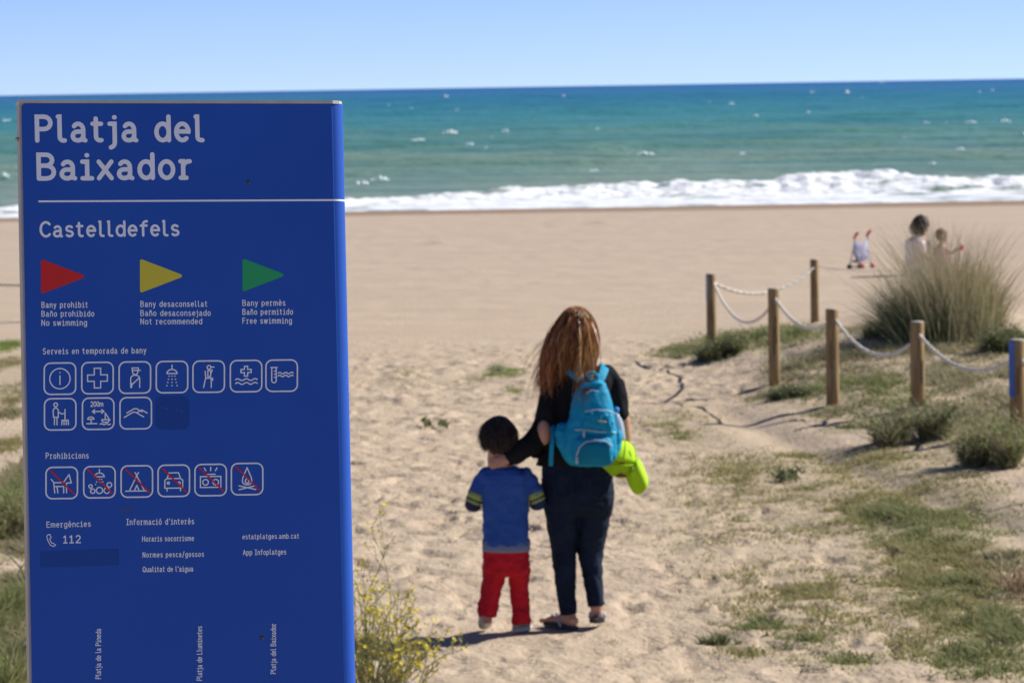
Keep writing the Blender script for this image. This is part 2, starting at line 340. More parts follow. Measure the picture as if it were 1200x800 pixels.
def build_sea():
    def sheet(name, xs, ys, M, lab, foam):
        X, Y = np.meshgrid(xs, ys); Z, d, cr = sea_h(X, Y); F = np.zeros_like(X)
        if foam:
            F = sstep(1.0, -.1, d) if False else 1 - sstep(.0, 1.1, d)
            F = F * (1 - .35 * np.exp(-((X - 11.6) / 1.3) ** 2 - ((Y - 99) / 3.) ** 2))
            lump = (.34 + .28 * sstep(-9, 6, X)) * (.10 * np.abs(vnoise(X / .5, Y / .4, 81)) + .07 * np.abs(vnoise(X / .22, Y / .2, 82)) + .16 * np.abs(vnoise(X / 1.2, Y / .9, 83)))
            Z = Z + F * lump * np.exp(-((d + .8) / 2.6) ** 2) * 1.5
            wash = sstep(95.5, 92.8, Y + .8 * vnoise(X / 3, Y * 0, 85))
            Z = np.where(Y < 96, np.maximum(Z, SEA - .02 + .05 * vnoise(X / .6, Y / .5, 84)), Z)
            edge = 93.3 + .5 * vnoise(X / 3.1, Y * 0, 86); Z = Z - .35 * (1 - sstep(-.6, .6, Y - edge))
        V = np.stack([X, Y, Z], -1).reshape(-1, 3); r_, c_ = X.shape; I = np.arange(r_ * c_).reshape(r_, c_)
        Q = np.stack([I[:-1, :-1], I[:-1, 1:], I[1:, 1:], I[1:, :-1]], -1).reshape(-1, 4); me = fast_mesh(name, V, Q, True)
        a = me.attributes.new('foam', 'FLOAT', 'POINT'); a.data.foreach_set('value', F.ravel().astype(np.float32))
        return props(link(name, me, M), lab, kind='structure')
    M = bpy.data.materials.new('sea_water'); M.use_nodes = True; n = M.node_tree.nodes; l = M.node_tree.links; b = n['Principled BSDF']
    b.inputs['Roughness'].default_value = .35; b.inputs['IOR'].default_value = 1.33; b.inputs['Specular IOR Level'].default_value = .35
    tc = n.new('ShaderNodeTexCoord'); sep = n.new('ShaderNodeSeparateXYZ'); l.new(tc.outputs['Object'], sep.inputs[0])
    def noise(scale, st=(1, 1, 1), det=4):
        mp = n.new('ShaderNodeMapping'); mp.inputs['Scale'].default_value = st; l.new(tc.outputs['Object'], mp.inputs[0])
        z = n.new('ShaderNodeTexNoise'); z.inputs['Scale'].default_value = scale; z.inputs['Detail'].default_value = det; l.new(mp.outputs[0], z.inputs[0]); return z.outputs[0]
    def rng_(s, a, b_, c=0, d=1):
        r = n.new('ShaderNodeMapRange'); r.inputs[1].default_value = a; r.inputs[2].default_value = b_; r.inputs[3].default_value = c; r.inputs[4].default_value = d; l.new(s, r.inputs[0]); return r.outputs[0]
    lg = n.new('ShaderNodeMath'); lg.operation = 'LOGARITHM'; l.new(sep.outputs['Y'], lg.inputs[0]); lg.inputs[1].default_value = 10
    ad = n.new('ShaderNodeMath'); ad.operation = 'MULTIPLY_ADD'; l.new(noise(.035, (.25, 1, 1), 3), ad.inputs[0]); ad.inputs[1].default_value = .30; l.new(lg.outputs[0], ad.inputs[2])
    rp = n.new('ShaderNodeValToRGB'); l.new(rng_(ad.outputs[0], 2.1, 3.9), rp.inputs[0]); e = rp.color_ramp.elements
    stops = [(0, (.22, .255, .165)), (.10, (.18, .255, .175)), (.20, (.11, .23, .175)), (.32, (.050, .215, .215)), (.52, (.026, .17, .245)), (.8, (.015, .13, .27)), (1, (.012, .11, .275))]
    while len(e) < len(stops): e.new(.5)
    for i, (p, c) in enumerate(stops): e[i].position = p; e[i].color = (*c, 1)
    # sandy and green streaks
    mx = n.new('ShaderNodeMix'); mx.data_type = 'RGBA'; mx.blend_type = 'MULTIPLY'
    l.new(rng_(noise(.22, (.25, 1, 1), 8), .42, .60, 0, .95), mx.inputs['Factor']); l.new(rp.outputs[0], mx.inputs['A']); mx.inputs['B'].default_value = (.50, .74, .82, 1)
    fa = n.new('ShaderNodeAttribute'); fa.attribute_name = 'foam'
    fn = n.new('ShaderNodeMath'); fn.operation = 'ADD'; l.new(fa.outputs['Fac'], fn.inputs[0]); l.new(rng_(noise(1.3, (.55, 1, 1), 6), .36, .64, -.50, .32), fn.inputs[1])
    fm = rng_(fn.outputs[0], .42, .72)
    m2 = n.new('ShaderNodeMix'); m2.data_type = 'RGBA'; l.new(fm, m2.inputs['Factor']); l.new(mx.outputs['Result'], m2.inputs['A']); m2.inputs['B'].default_value = (.84, .85, .85, 1)
    l.new(m2.outputs['Result'], b.inputs['Base Color'])
    bp = n.new('ShaderNodeBump'); bp.inputs['Strength'].default_value = 1; bp.inputs['Distance'].default_value = .3
    l.new(noise(1.4, (.6, 1, 1), 6), bp.inputs['Height']); l.new(bp.outputs[0], b.inputs['Normal'])
    wx = np.concatenate([-np.geomspace(300, 20, 16)[:-1], np.arange(-20, 20.01, .09), np.geomspace(20, 300, 16)[1:]])
    sheet('breaking_wave', wx, np.arange(92.4, 109.01, .1), M, 'white breaking wave along the beach', True)
    xs = np.concatenate([-np.geomspace(40000, 60, 26)[:-1], np.linspace(-60, 60, 330), np.geomspace(60, 40000, 26)[1:]])
    ys = np.concatenate([np.arange(109, 220, .45), np.geomspace(220, 1200, 420), np.geomspace(1230, 40000, 60)])
    sheet('sea', xs, ys, M, 'green and blue sea with small whitecaps reaching to the horizon', False)
    # whitecaps
    caps = [(757,178,20,8),(735,180,7,5),(527,153,17,6),(490,162,15,5),(550,167,10,5),(569,173,8,4),(445,207,19,7),(424,212,14,6),(1178,140,12,6),(1198,155,6,6),(1085,143,9,5),(1108,143,7,4),(1137,142,14,4),(535,128,5,4),(523,112,5,4),(660,112,5,3),(832,119,5,4),(857,120,7,4),(885,134,6,4),(952,107,5,4),(992,107,7,5),(1010,114,6,4),(947,130,5,4),(1147,107,5,4),(1060,160,7,4),(1125,173,10,4),(1092,190,8,4),(458,170,7,4),(482,127,5,3),(592,152,8,4),(870,178,6,4),(8,140,9,6),(5,203,10,6),(696,198,10,4),(1015,152,6,3),(575,160,14,3),(1033,96,5,3),(1163,105,5,3),(700,150,7,3),(455,123,5,3)]
    V = []; T = []
    for (px, py, wd, ht) in caps:
        d = ray(px, py + ht * .5); Y = (CAMZ - SEA - .12) / -(d.z / d.y); c = at(px, py + ht * .5, Y); s = Y / FPX
        w = wd * s * .5 * 1.15; h = ht * s * .7; nx, nyy = 26, 7; o = len(V)
        sdv = int(px * 13 + py)
        for j in range(nyy):
            for i in range(nx):
                u = i / (nx - 1) * 2 - 1; v = j / (nyy - 1)
                xx = np.array([u * 3 + px]); nn = float(vnoise(xx, xx * 0 + j * .9, sdv)[0]); n2 = float(vnoise(xx * 2.3, xx * 0 + 5, sdv)[0])
                env = max(0, 1 - u * u) ** .6 * (.7 + .45 * n2)
                V.append((c.x + u * w, c.y + (v - .5) * h * 2.4 + .25 * h * nn, c.z - .02 + h * env * math.sin(math.pi * min(v * .8 + .1, 1)) * (1 + .25 * nn)))
        for j in range(nyy - 1):
            for i in range(nx - 1): a = o + j * nx + i; T.append((a, a + 1, a + nx + 1, a + nx))
    me = fast_mesh('whitecap_foam', V, T, True)
    props(link('whitecap_foam', me, mat('cap_foam', (.78, .80, .80), .8, var=(.45, .6, .6), vs=1.5)), 'small white crests of foam scattered over the open sea', kind='stuff')

# ---------------------------------------------------------------- vegetation
def blades(roots, h, w, lean, seg=2, droop=.5, rg=rng, wind=(-.15, 0)):
    """roots (n,3); h,w (n,) ; lean (n,2) horizontal travel as a share of height. returns V,T"""
    n = len(roots); ang = rg.uniform(0, math.pi, n); side = np.stack([np.cos(ang) * .9 + .4, np.sin(ang) * .5, np.zeros(n)], 1)
    side /= np.linalg.norm(side, axis=1)[:, None]; rows = []
    for k in range(seg + 1):
        t = k / seg; off = np.zeros((n, 3)); off[:, :2] = (lean + np.array(wind)) * (h * t ** 1.6)[:, None]; off[:, 2] = h * (t - droop * t * t * .5)
        c = roots + off; ww = (w * (1 - t * .92) * .5)[:, None]
        if k < seg: rows += [c - side * ww, c + side * ww]
        else: rows.append(c)
    V = np.stack(rows, 1).reshape(-1, 3); nv = 2 * seg + 1; T = []
    for k in range(seg - 1): T += [(2 * k, 2 * k + 1, 2 * k + 3), (2 * k, 2 * k + 3, 2 * k + 2)]
    T.append((2 * seg - 2, 2 * seg - 1, 2 * seg)); T = np.array(T)
    return V, (T[None] + (np.arange(n) * nv)[:, None, None]).reshape(-1, 3)
class Bag:
    def __init__(s): s.V = []; s.T = []; s.n = 0
    def add(s, V, T): s.V.append(V); s.T.append(T + s.n); s.n += len(V)
    def build(s, name, M, parent=None, smooth=False): return link(name, fast_mesh(name, np.concatenate(s.V), np.concatenate(s.T), smooth), M, parent)

GC = {'g': [(.13, .16, .05), (.20, .23, .08), (.27, .28, .12), (.36, .32, .18)],
      'd': [(.07, .095, .035), (.12, .145, .06), (.19, .20, .095), (.27, .25, .14)],
      'b': [(.17, .24, .05), (.22, .30, .07), (.26, .32, .10), (.33, .34, .14)],
      'y': [(.22, .22, .07), (.28, .27, .10), (.36, .32, .15), (.43, .35, .21)],
      'm': [(.17, .19, .08), (.26, .25, .13), (.36, .31, .19), (.46, .38, .25)],
      'r': [(.24, .14, .08), (.33, .20, .13), (.37, .28, .17), (.26, .23, .11)]}
GM = {k: mat('grass_' + k, c[1], .75, .25, island=c, trans=.4) for k, c in GC.items()}
def z_at(x, y): return Hs(x, y) - .012
def build_grass():
    for lab, L in PATCH.items():
        byc = {}
        for (cx, cy, rx, ry, n, h, c) in L:
            g = ground(cx, cy); a = ground(cx, cy + ry); b = ground(cx, max(cy - ry, 250)); yc = (a.y + b.y) / 2; rw = rx * g.y / FPX; rh = (b.y - a.y) / 2
            n = int(n * 2.0)
            r = np.abs(rng.normal(0, .62, n)) ** .8; th = rng.uniform(0, 2 * math.pi, n)
            x = g.x + rw * r * np.cos(th); y = yc + rh * r * np.sin(th)
            # clumping
            k = vnoise(x / .14, y / .2, 91) + .6 * vnoise(x / .5, y / .7, 92); keep = k > rng.uniform(-1.6, .9, n); x = x[keep]; y = y[keep]; k = k[keep]; n = len(x)
            hh = h * (.55 + .5 * np.clip(k + .5, 0, 1.3)) * rng.uniform(.6, 1.25, n); hh *= np.clip(1.15 - .5 * r[keep] ** 2, .4, 1)
            V, T = blades(np.stack([x, y, z_at(x, y)], 1), hh, rng.uniform(.006, .013, n) * (1 + g.y / 60), rng.normal(0, .55, (n, 2)), 2)
            byc.setdefault(c, Bag()).add(V, T)
        items = list(byc.items())
        if len(items) == 1:
            o = items[0][1].build('ground_grass', GM[items[0][0]]); props(o, lab, kind='stuff')
        else:
            # one object, several materials
            Bg = Bag(); mi = []
            for i, (c, bg_) in enumerate(items):
                V = np.concatenate(bg_.V); T = np.concatenate(bg_.T); Bg.add(V, T); mi += [i] * len(T)
            me = fast_mesh('ground_grass', np.concatenate(Bg.V), np.concatenate(Bg.T)); o = link('ground_grass', me, GM[items[0][0]])
            for c, _ in items[1:]: me.materials.append(GM[c])
            me.polygons.foreach_set('material_index', np.array(mi, dtype=np.int32)); props(o, lab, kind='stuff')
    # lone sprouts and dead bits spread thinly over the whole trodden sand
    n = 2600; x = rng.uniform(-3.4, 6.5, n); y = rng.uniform(14, 36, n)
    k = vnoise(x / .9, y / 1.4, 93) - .25 * np.exp(-((x + .1) / 1.4) ** 2); keep = k > -.02; x = x[keep]; y = y[keep]
    x = np.repeat(x, 9) + rng.normal(0, .035, len(x) * 9); y = np.repeat(y, 9) + rng.normal(0, .06, len(y) * 9); n = len(x)
    V, T = blades(np.stack([x, y, z_at(x, y) + .004], 1), rng.uniform(.010, .04, n), rng.uniform(.006, .012, n), rng.normal(0, 1.0, (n, 2)), 2)
    props(link('sand_sprouts', fast_mesh('sand_sprouts', V, T), GM['y']), 'thin scattered sprouts and dry bits on the trodden sand', kind='stuff')

def tuft(name, px, py, w_px, h_px, n, cols, lab, cat, spread=.8, bw=.010, rootfrac=.45, group=None, leafy=False, M=None, seg=4):
    g = ground(px, py); s = g.y / FPX; w = w_px * s * .5; h = h_px * s; root = empty(name, (g.x, g.y, float(Hs(g.x, g.y))), lab, cat, group)
    r = np.abs(rng.normal(0, .55, n)) * w * rootfrac; th = rng.uniform(0, 2 * math.pi, n); x = g.x + r * np.cos(th); y = g.y + r * np.sin(th)
    ks = 9; cx_ = rng.normal(0, .42, ks) * w; cy_ = rng.normal(0, .42, ks) * w; ch = rng.uniform(.55, 1.15, ks); ki = rng.integers(0, ks, n); q_ = .45
    x = g.x + (x - g.x) * q_ + cx_[ki]; y = g.y + (y - g.y) * q_ + cy_[ki]; h = h * ch[ki]
    hh = h * rng.uniform(.15, 1.25, n) * (1.08 - .5 * (r / w / rootfrac) ** 2); lean = np.stack([np.cos(th), np.sin(th)], 1) * ((r / w / rootfrac)[:, None] * spread * (w * (1 - rootfrac) / h)[:, None] + .12) + rng.normal(0, .42 * spread, (n, 2))
    b = Bag(); b.add(*blades(np.stack([x, y, Hs(x, y) - .02], 1), hh, bw * rng.uniform(.7, 1.3, n), lean, seg, .45)); o = b.build('foliage', M or cols, root); o['kind'] = 'stuff'
    if leafy:
        m_ = n * 2; t = rng.uniform(.3, 1, m_); i = rng.integers(0, n, m_)
        P = np.stack([x[i] + lean[i, 0] * hh[i] * t ** 1.6, y[i] + lean[i, 1] * hh[i] * t ** 1.6, Hs(x[i], y[i]) + hh[i] * (t - .22 * t * t)], 1)
        b = Bag(); b.add(*blades(P, rng.uniform(.02, .05, m_), rng.uniform(.010, .02, m_), rng.normal(0, 1.3, (m_, 2)), 2)); o = b.build('leaves', cols, root); o['kind'] = 'stuff'
    return root

def build_plants():
    # large marram clump
    g = ground(1110, 388); s = g.y / FPX; z = float(Hs(g.x, g.y)); root = empty('marram_grass', (g.x, g.y, z), 'tall windblown marram grass clump on the dune behind the rope fence', 'grass clump')
    def fan(n, cxp, wpx, hlo, hhi, sp, bw, seed, ywid=.35):
        rg = np.random.default_rng(seed); u = rg.normal(0, .45, n); u = np.clip(u, -1.15, 1.15); v = rg.normal(0, ywid, n)
        x = g.x + ((cxp - 1105) * .92 + 1110 - 1110) * s + u * wpx * s * .45; y = g.y + v; h = rg.uniform(hlo, hhi, n) * .97 * (1.08 - .25 * u * u)
        lean = np.stack([u * sp + rg.normal(0, .16, n), v * .5 + rg.normal(0, .15, n)], 1)
        return blades(np.stack([x, y, Hs(x, y) - .02], 1), h, bw * rg.uniform(.6, 1.3, n), lean, 5, .35, rg, (-.08, 0))
    b = Bag(); b.add(*fan(2300, 1076, 86, .26, .66, .75, .010, 11)); b.add(*fan(900, 1062, 76, .15, .42, 1.1, .010, 12)); o = b.build('green_blade', mat('marram_green_shaded', (.1, .12, .05), .7, island=[(.05, .075, .035), (.10, .12, .055), (.17, .18, .09), (.30, .27, .14)], trans=.25), root); o['kind'] = 'stuff'  # green blades on the left, darkened in colour for the clump's shaded side
    b = Bag(); b.add(*fan(2100, 1124, 84, .35, .82, .42, .010, 13)); b.add(*fan(700, 1146, 50, .2, .6, .5, .010, 16)); o = b.build('pale_blade', mat('marram_straw', (.35, .3, .17), .7, island=[(.15, .17, .07), (.26, .26, .12), (.40, .35, .19), (.54, .46, .28)], trans=.25), root); o['kind'] = 'stuff'
    b = Bag(); b.add(*fan(1100, 1105, 125, .62, 1.30, .48, .009, 14)); o = b.build('seed_stalk', mat('marram_stalk', (.5, .42, .27), .8, island=[(.36, .29, .16), (.5, .42, .26), (.56, .48, .32)], trans=.2), root); o['kind'] = 'stuff'
    D, Gm, Mm = GM['d'], GM['g'], GM['m']
    tuft('dune_bush', 848, 417, 66, 26, 900, D, 'dark low bush at the foot of the far corner post', 'bush', 1.0, .012, .6, leafy=True)
    tuft('dune_bush', 1072, 518, 88, 52, 1300, D, 'round grey green bush in front of the second nearest post', 'bush', 1.0, .011, .55, leafy=True, M=GM['m'])
    tuft('dune_bush', 1158, 545, 110, 52, 1600, Gm, 'broad green bush at the foot of the blue striped post', 'bush', 1.0, .011, .6, leafy=True, M=GM['m'])
    tuft('dune_bush', 920, 468, 60, 16, 500, D, 'flat dark bush under the post left of centre in the fence', 'bush', 1.0, .010, .7, leafy=True)
    tuft('dune_bush', 1180, 412, 90, 34, 900, D, 'dark bush below the right end of the tall marram grass', 'bush', 1.0, .012, .6, leafy=True)
    tuft('dune_bush', 1030, 392, 70, 26, 500, D, 'dark wispy bush at the left foot of the marram grass', 'bush', 1.0, .012, .6)
    tuft('grass_tuft', 838, 748, 46, 24, 480, D, 'dark green grass tuft alone on sand near the bottom of the photo', 'grass tuft', 1.2, .009, .45, M=GM['d'])
    tuft('grass_tuft', 8, 815, 80, 80, 700, Gm, 'long bright green grass tuft left of the sign at the bottom', 'grass tuft', 1.0, .010, .6, M=GM['g'])
    tuft('grass_tuft', 12, 628, 60, 60, 900, Gm, 'thick leafy grass tuft half way up the left of the sign', 'grass tuft', .9, .010, .7, leafy=True, M=GM['m'])
    # small broad leaved weeds
    def weed(px, py, wpx, n, lab):
        g = ground(px, py); s = g.y / FPX; root = empty('weed', (g.x, g.y, float(Hs(g.x, g.y))), lab, 'weed')
        x = g.x + rng.normal(0, wpx * s * .28, n); y = g.y + rng.normal(0, .06, n)
        b = Bag(); b.add(*blades(np.stack([x, y, Hs(x, y) + rng.uniform(0, .05, n)], 1), rng.uniform(.04, .09, n), rng.uniform(.02, .035, n), rng.normal(0, .9, (n, 2)), 3, .7)); o = b.build('leaves', GM['d'], root); o['kind'] = 'stuff'
    weed(926, 562, 30, 70, 'small broad leaved green weed alone on the sand below the fence')
    weed(500, 500, 16, 20, 'left one of two tiny green weeds between the sign and the boy')
    weed(519, 499, 12, 24, 'right one of two tiny green weeds between the sign and the boy')
    # yellow flowered plant right behind the sign
    base = Vector((-1.9 * .24, 14.6, 0)); base.x = at(440, 800, 14.6).x; base.z = float(Hs(base.x, base.y))
    root = empty('wild_mustard', base, 'yellow flowering wild plant at the right foot of the sign', 'flowering plant')
    st = MB(); fl = []; lv = []; rr = random.Random(5)
    def twig(p, d, L, r, depth):
        pts = [p.copy()]; k = 5
        for i in range(k):
            d = (d + Vector((rr.gauss(0, .13), rr.gauss(0, .13), .06))).normalized(); p = p + d * L / k; pts.append(p.copy())
            if depth > 0 and i >= 1 and rr.random() < .8:
                q = (d + Vector((rr.gauss(0, .75), rr.gauss(0, .6), .1))).normalized(); twig(p, q, L * rr.uniform(.3, .55), r * .6, depth - 1)
            if rr.random() < (.85 if depth < 2 else .5): lv.append((p.copy(), rr.uniform(.02, .06) * (1 if depth else .7)))
        st.tube(pts, [r * (1 - .5 * i / k) for i in range(k + 1)], 4, cap=False)
        if depth == 0 or rr.random() < .8: fl.append(p.copy())
    for i in range(30):
        a = rr.uniform(0, 2 * math.pi); q = rr.uniform(.0, .5)
        d = Vector((math.cos(a) * q - .02, math.sin(a) * q * .6, 1)).normalized(); L = rr.uniform(.18, .56) * (1 - .25 * q)
        if i < 4: d = Vector((rr.uniform(-.3, .2), .05, 1)).normalized(); L = rr.uniform(.56, .70)
        twig(base + Vector((rr.gauss(0, .05), rr.gauss(0, .05), 0)), d, L, .0032, 2)
    o = st.build('stem', mat('stem_green', (.20, .22, .08), .7, var=(.30, .28, .13), vs=9), root); o['kind'] = 'stuff'
    P = np.array([p for p, _ in lv]); n = len(P); b = Bag(); P = P[rng.integers(0, n, int(n * 1.7))]; n = len(P)
    low = np.clip(1.3 - (P[:, 2] - base.z) / .5, .25, 1.2)
    b.add(*blades(P, rng.uniform(.02, .07, n) * low, rng.uniform(.004, .009, n), rng.normal(0, .9, (n, 2)), 2))
    o = b.build('leaves', GM['y'], root); o['kind'] = 'stuff'
    # four petals each
    V = []; T = []
    for p in fl:
        c = rr.choice([1, 1, 2, 3])
        for _ in range(c):
            p2 = p + Vector((rr.gauss(0, .008), rr.gauss(0, .008), rr.gauss(0, .006))); ax = Vector((rr.gauss(0, .6), rr.gauss(-.3, .6), 1)).normalized()
            u = ax.orthogonal().normalized(); v = ax.cross(u); R_ = rr.uniform(.0065, .0105)
            for k in range(4):
                t = k * math.pi / 2; e = u * math.cos(t) + v * math.sin(t); f_ = u * -math.sin(t) + v * math.cos(t); i0 = len(V)
                V += [p2, p2 + e * R_ * .7 + f_ * R_ * .5 + ax * .003, p2 + e * R_ * 1.15 + ax * .002, p2 + e * R_ * .7 - f_ * R_ * .5 + ax * .003]
                T += [(i0, i0 + 1, i0 + 2), (i0, i0 + 2, i0 + 3)]
    o = link('blossom', fast_mesh('blossom', np.array([tuple(v) for v in V]), np.array(T)), mat('petal_yellow', (.75, .62, .03), .6, trans=.3), root); o['kind'] = 'stuff'
    # dead creeping stalks on the sand
    wood = mat('dead_stalk', (.10, .08, .065), .9, var=(.20, .17, .14), vs=14)
    def creeper(pts, r, lab):
        P = [ground(*p) for p in pts]; Q = []
        for i in range(len(P) - 1):
            for k in range(5): Q.append(P[i].lerp(P[i + 1], k / 5))
        Q.append(P[-1]); Q = [Vector((q.x + random.gauss(0, .012), q.y + random.gauss(0, .012), float(Hs(q.x, q.y)) + .005 + random.uniform(0, .008))) for q in Q]
        mb = MB(); mb.tube(Q, [r * .42 * random.uniform(.4, 1.3) for _ in Q], 6)
        o = mb.build('dead_stalk', wood); props(o, lab, 'dead stalk')
    creeper([(806,466),(828,468)], .012, 'thin straight dead stalk lying below the dune edge')
    creeper([(1120,590),(1160,598),(1200,592)], .010, 'thin dead stalk near the right edge')
    g = ground(34, 690); mb = MB(); a = at(6, 645, g.y); mb.tube([g, g.lerp(a, .5) + Vector((.02, 0, .01)), a], [.006, .005, .003], 6); mb.tube([g.lerp(a, .45), g.lerp(a, .75) + Vector((.12, 0, .04))], [.004, .002], 5)
    props(mb.build('dry_twig', wood), 'thin dry twig leaning left beside the sign', 'twig')

# ---------------------------------------------------------------- rope fences
WOOD = None
def build_fences():
    wood = mat('post_wood', (.22, .14, .06), .85, var=(.36, .25, .12), vs=5, stretch=(6, 6, .7), bump=.004, bs=30)
    wgrey = mat('post_top_grey', (.34, .32, .30), .9, var=(.46, .42, .36), vs=20)
    ropeM = mat('rope_cream', (.78, .72, .62), .9, var=(.60, .55, .46), vs=30, bump=.004, bs=60)
    blue = mat('blue_paint', (.05, .12, .42), .7, var=(.10, .16, .40), vs=12)
    bluegrey = mat('faded_blue_paint', (.22, .26, .34), .8, var=(.34, .34, .34), vs=12)
    P = {'a': (834, 410, 321), 'b': (907.5, 450, 338), 'c': (976, 475, 362), 'd': (1075.5, 475, 377), 'e': (1193, 512, 398), 'f': (955, 378, 304)}
    gs = {k: ground(v[0], v[1]) for k, v in P.items()}
    root = empty('rope_fence', gs['c'], 'round wooden posts joined by sagging white rope along the dune', 'rope fence')
    tops = {}
    def post(k, wpx, stripe=None, hid=None):
        px, pb, pt = P[k]; g = gs[k]; t = at(px - (0 if True else 0), pt, g.y); h = t.z - g.z; r = wpx * g.y / FPX / 2; mb = MB(); z0 = g.z - .25; n = 20; rr_ = []
        for z, f in ((z0, 1), (g.z + h * .3, 1.0), (g.z + h * .6, .985), (g.z + h - .012, .98), (g.z + h - .003, .93), (g.z + h, .86)):
            rr_.append([(g.x + r * f * math.cos(2 * math.pi * i / n) * (1 + .02 * math.sin(3 * i)), g.y + r * f * math.sin(2 * math.pi * i / n), z) for i in range(n)])
        mb.rings(rr_); p = mb.build('post', wood, root)
        mb = MB(); mb.rings([[(g.x + r * f * math.cos(2 * math.pi * i / n), g.y + r * f * math.sin(2 * math.pi * i / n), g.z + h + dz) for i in range(n)] for f, dz in ((.90, -.006), (.88, .003), (.80, .005))])
        mb.build('post_top', wgrey, p)
        # check crack
        for q in range(2):
            a = -math.pi / 2 + random.uniform(-.7, .7); zz = g.z + h * random.uniform(.5, .8); mb = MB()
            mb.tube([(g.x + r * 1.0 * math.cos(a), g.y + r * 1.0 * math.sin(a), zz), (g.x + r * 1.0 * math.cos(a + .05), g.y + r * 1.0 * math.sin(a + .05), zz - h * .28)], .0035, 5)
            mb.build('crack', mat('crack_dark', (.07, .05, .03)), p)
        if stripe:
            M, z1, a0, a1, of = stripe; v = []; f = []
            na = 8
            for i in range(na + 1):
                a = a0 + (a1 - a0) * i / na
                for z in (g.z + h - .006, g.z + h - z1): v.append((g.x + (r + .002 + of) * math.cos(a), g.y + (r + .002 + of) * math.sin(a), z))
            for i in range(na): f.append((2 * i, 2 * i + 2, 2 * i + 3, 2 * i + 1))
            mb = MB(); o = from_py('painted_stripe', v, f, M, p, True)
        tops[k] = (Vector((g.x, g.y, g.z + h)), r)
    post('a', 11.5, (bluegrey, .26, rad(170), rad(238), 0)); post('b', 13.5); post('c', 15.5); post('d', 17); post('e', 19.5, (blue, .40, rad(160), rad(243), .001)); post('f', 10)
    # hidden continuations: behind the marram, and beyond the right edge
    P['g'] = (1098, 345, 300); P['h'] = (1310, 520, 410)
    for k in 'gh': gs[k] = ground(P[k][0], P[k][1])
    post('g', 10); post('h', 19)
    def rope(p0, p1, low, d=.024, name='rope'):
        """p0,p1 world ends; low: sag depth"""
        pts = []; n = 28
        for i in range(n + 1):
            t = i / n; q = p0.lerp(p1, t); q.z -= low * 4 * t * (1 - t); pts.append(q)
        # two twisted strands
        mb = MB()
        for ph in (0, math.pi):
            s_ = []; m_ = 90
            for i in range(m_ + 1):
                t = i / m_; q = p0.lerp(p1, t); q.z -= low * 4 * t * (1 - t); a = ph + t * (p1 - p0).length / .085 * 2 * math.pi * .5
                s_.append(q + Vector((0, math.cos(a) * d * .24, math.sin(a) * d * .24)))
            mb.tube(s_, d * .40, 7)
        mb.build(name, dim if d < .02 else ropeM, root)
    dim = mat('rope_weathered', (.30, .27, .24), .9, var=(.22, .2, .18), vs=20)
    def end(k, px, py): return at(px, py, gs[k].y)
    def sag(a, b, lowpy, lowpx):
        Y = (a.y + b.y) / 2; l_ = at(lowpx, lowpy, Y); mid = (a + b) / 2; return max(.05, (mid.z - l_.z) * 1.0)
    for k0, k1, e0, e1, lo in (('a', 'b', (836, 331), (905, 356), (872, 376)), ('b', 'c', (908, 349), (974, 377), (943, 382)), ('c', 'd', (977, 372), (1074, 396), (1024, 415)), ('d', 'e', (1076, 391), (1191, 418), (1133, 432)), ('a', 'f', (836, 331), (955, 312), (893, 343)), ('f', 'g', (955, 311), (1098, 308), (1015, 317)), ('e', 'h', (1192, 415), (1310, 424), (1250, 460))):
        a = end(k0, *e0); b = end(k1, *e1); a.y -= .02; b.y -= .02
        rope(a, b, sag(a, b, lo[1], lo[0]), d=.026 if k0 != 'f' else .013)
    # left fence, mostly behind the sign
    gl = ground(-40, 372); gr = ground(85, 376)
    root2 = empty('rope_fence', gr, 'thin sagging rope crossing the beach left of the sign', 'rope fence')
    for g in (gl, gr):
        mb = MB(); r = .05; mb.rings([[(g.x + r * math.cos(2 * math.pi * i / 16), g.y + r * math.sin(2 * math.pi * i / 16), z) for i in range(16)] for z in (g.z - .2, g.z + .68)]); mb.build('post', wood, root2)
    a = at(-40, 330, gl.y); b = at(85, 331, gr.y); mb = MB(); mb.tube([a.lerp(b, i / 20) - Vector((0, 0, .04 * 4 * (i / 20) * (1 - i / 20))) for i in range(21)], .010, 8); mb.build('rope', mat('rope_dark', (.2, .19, .19), .9, var=(.3, .28, .26), vs=20), root2)

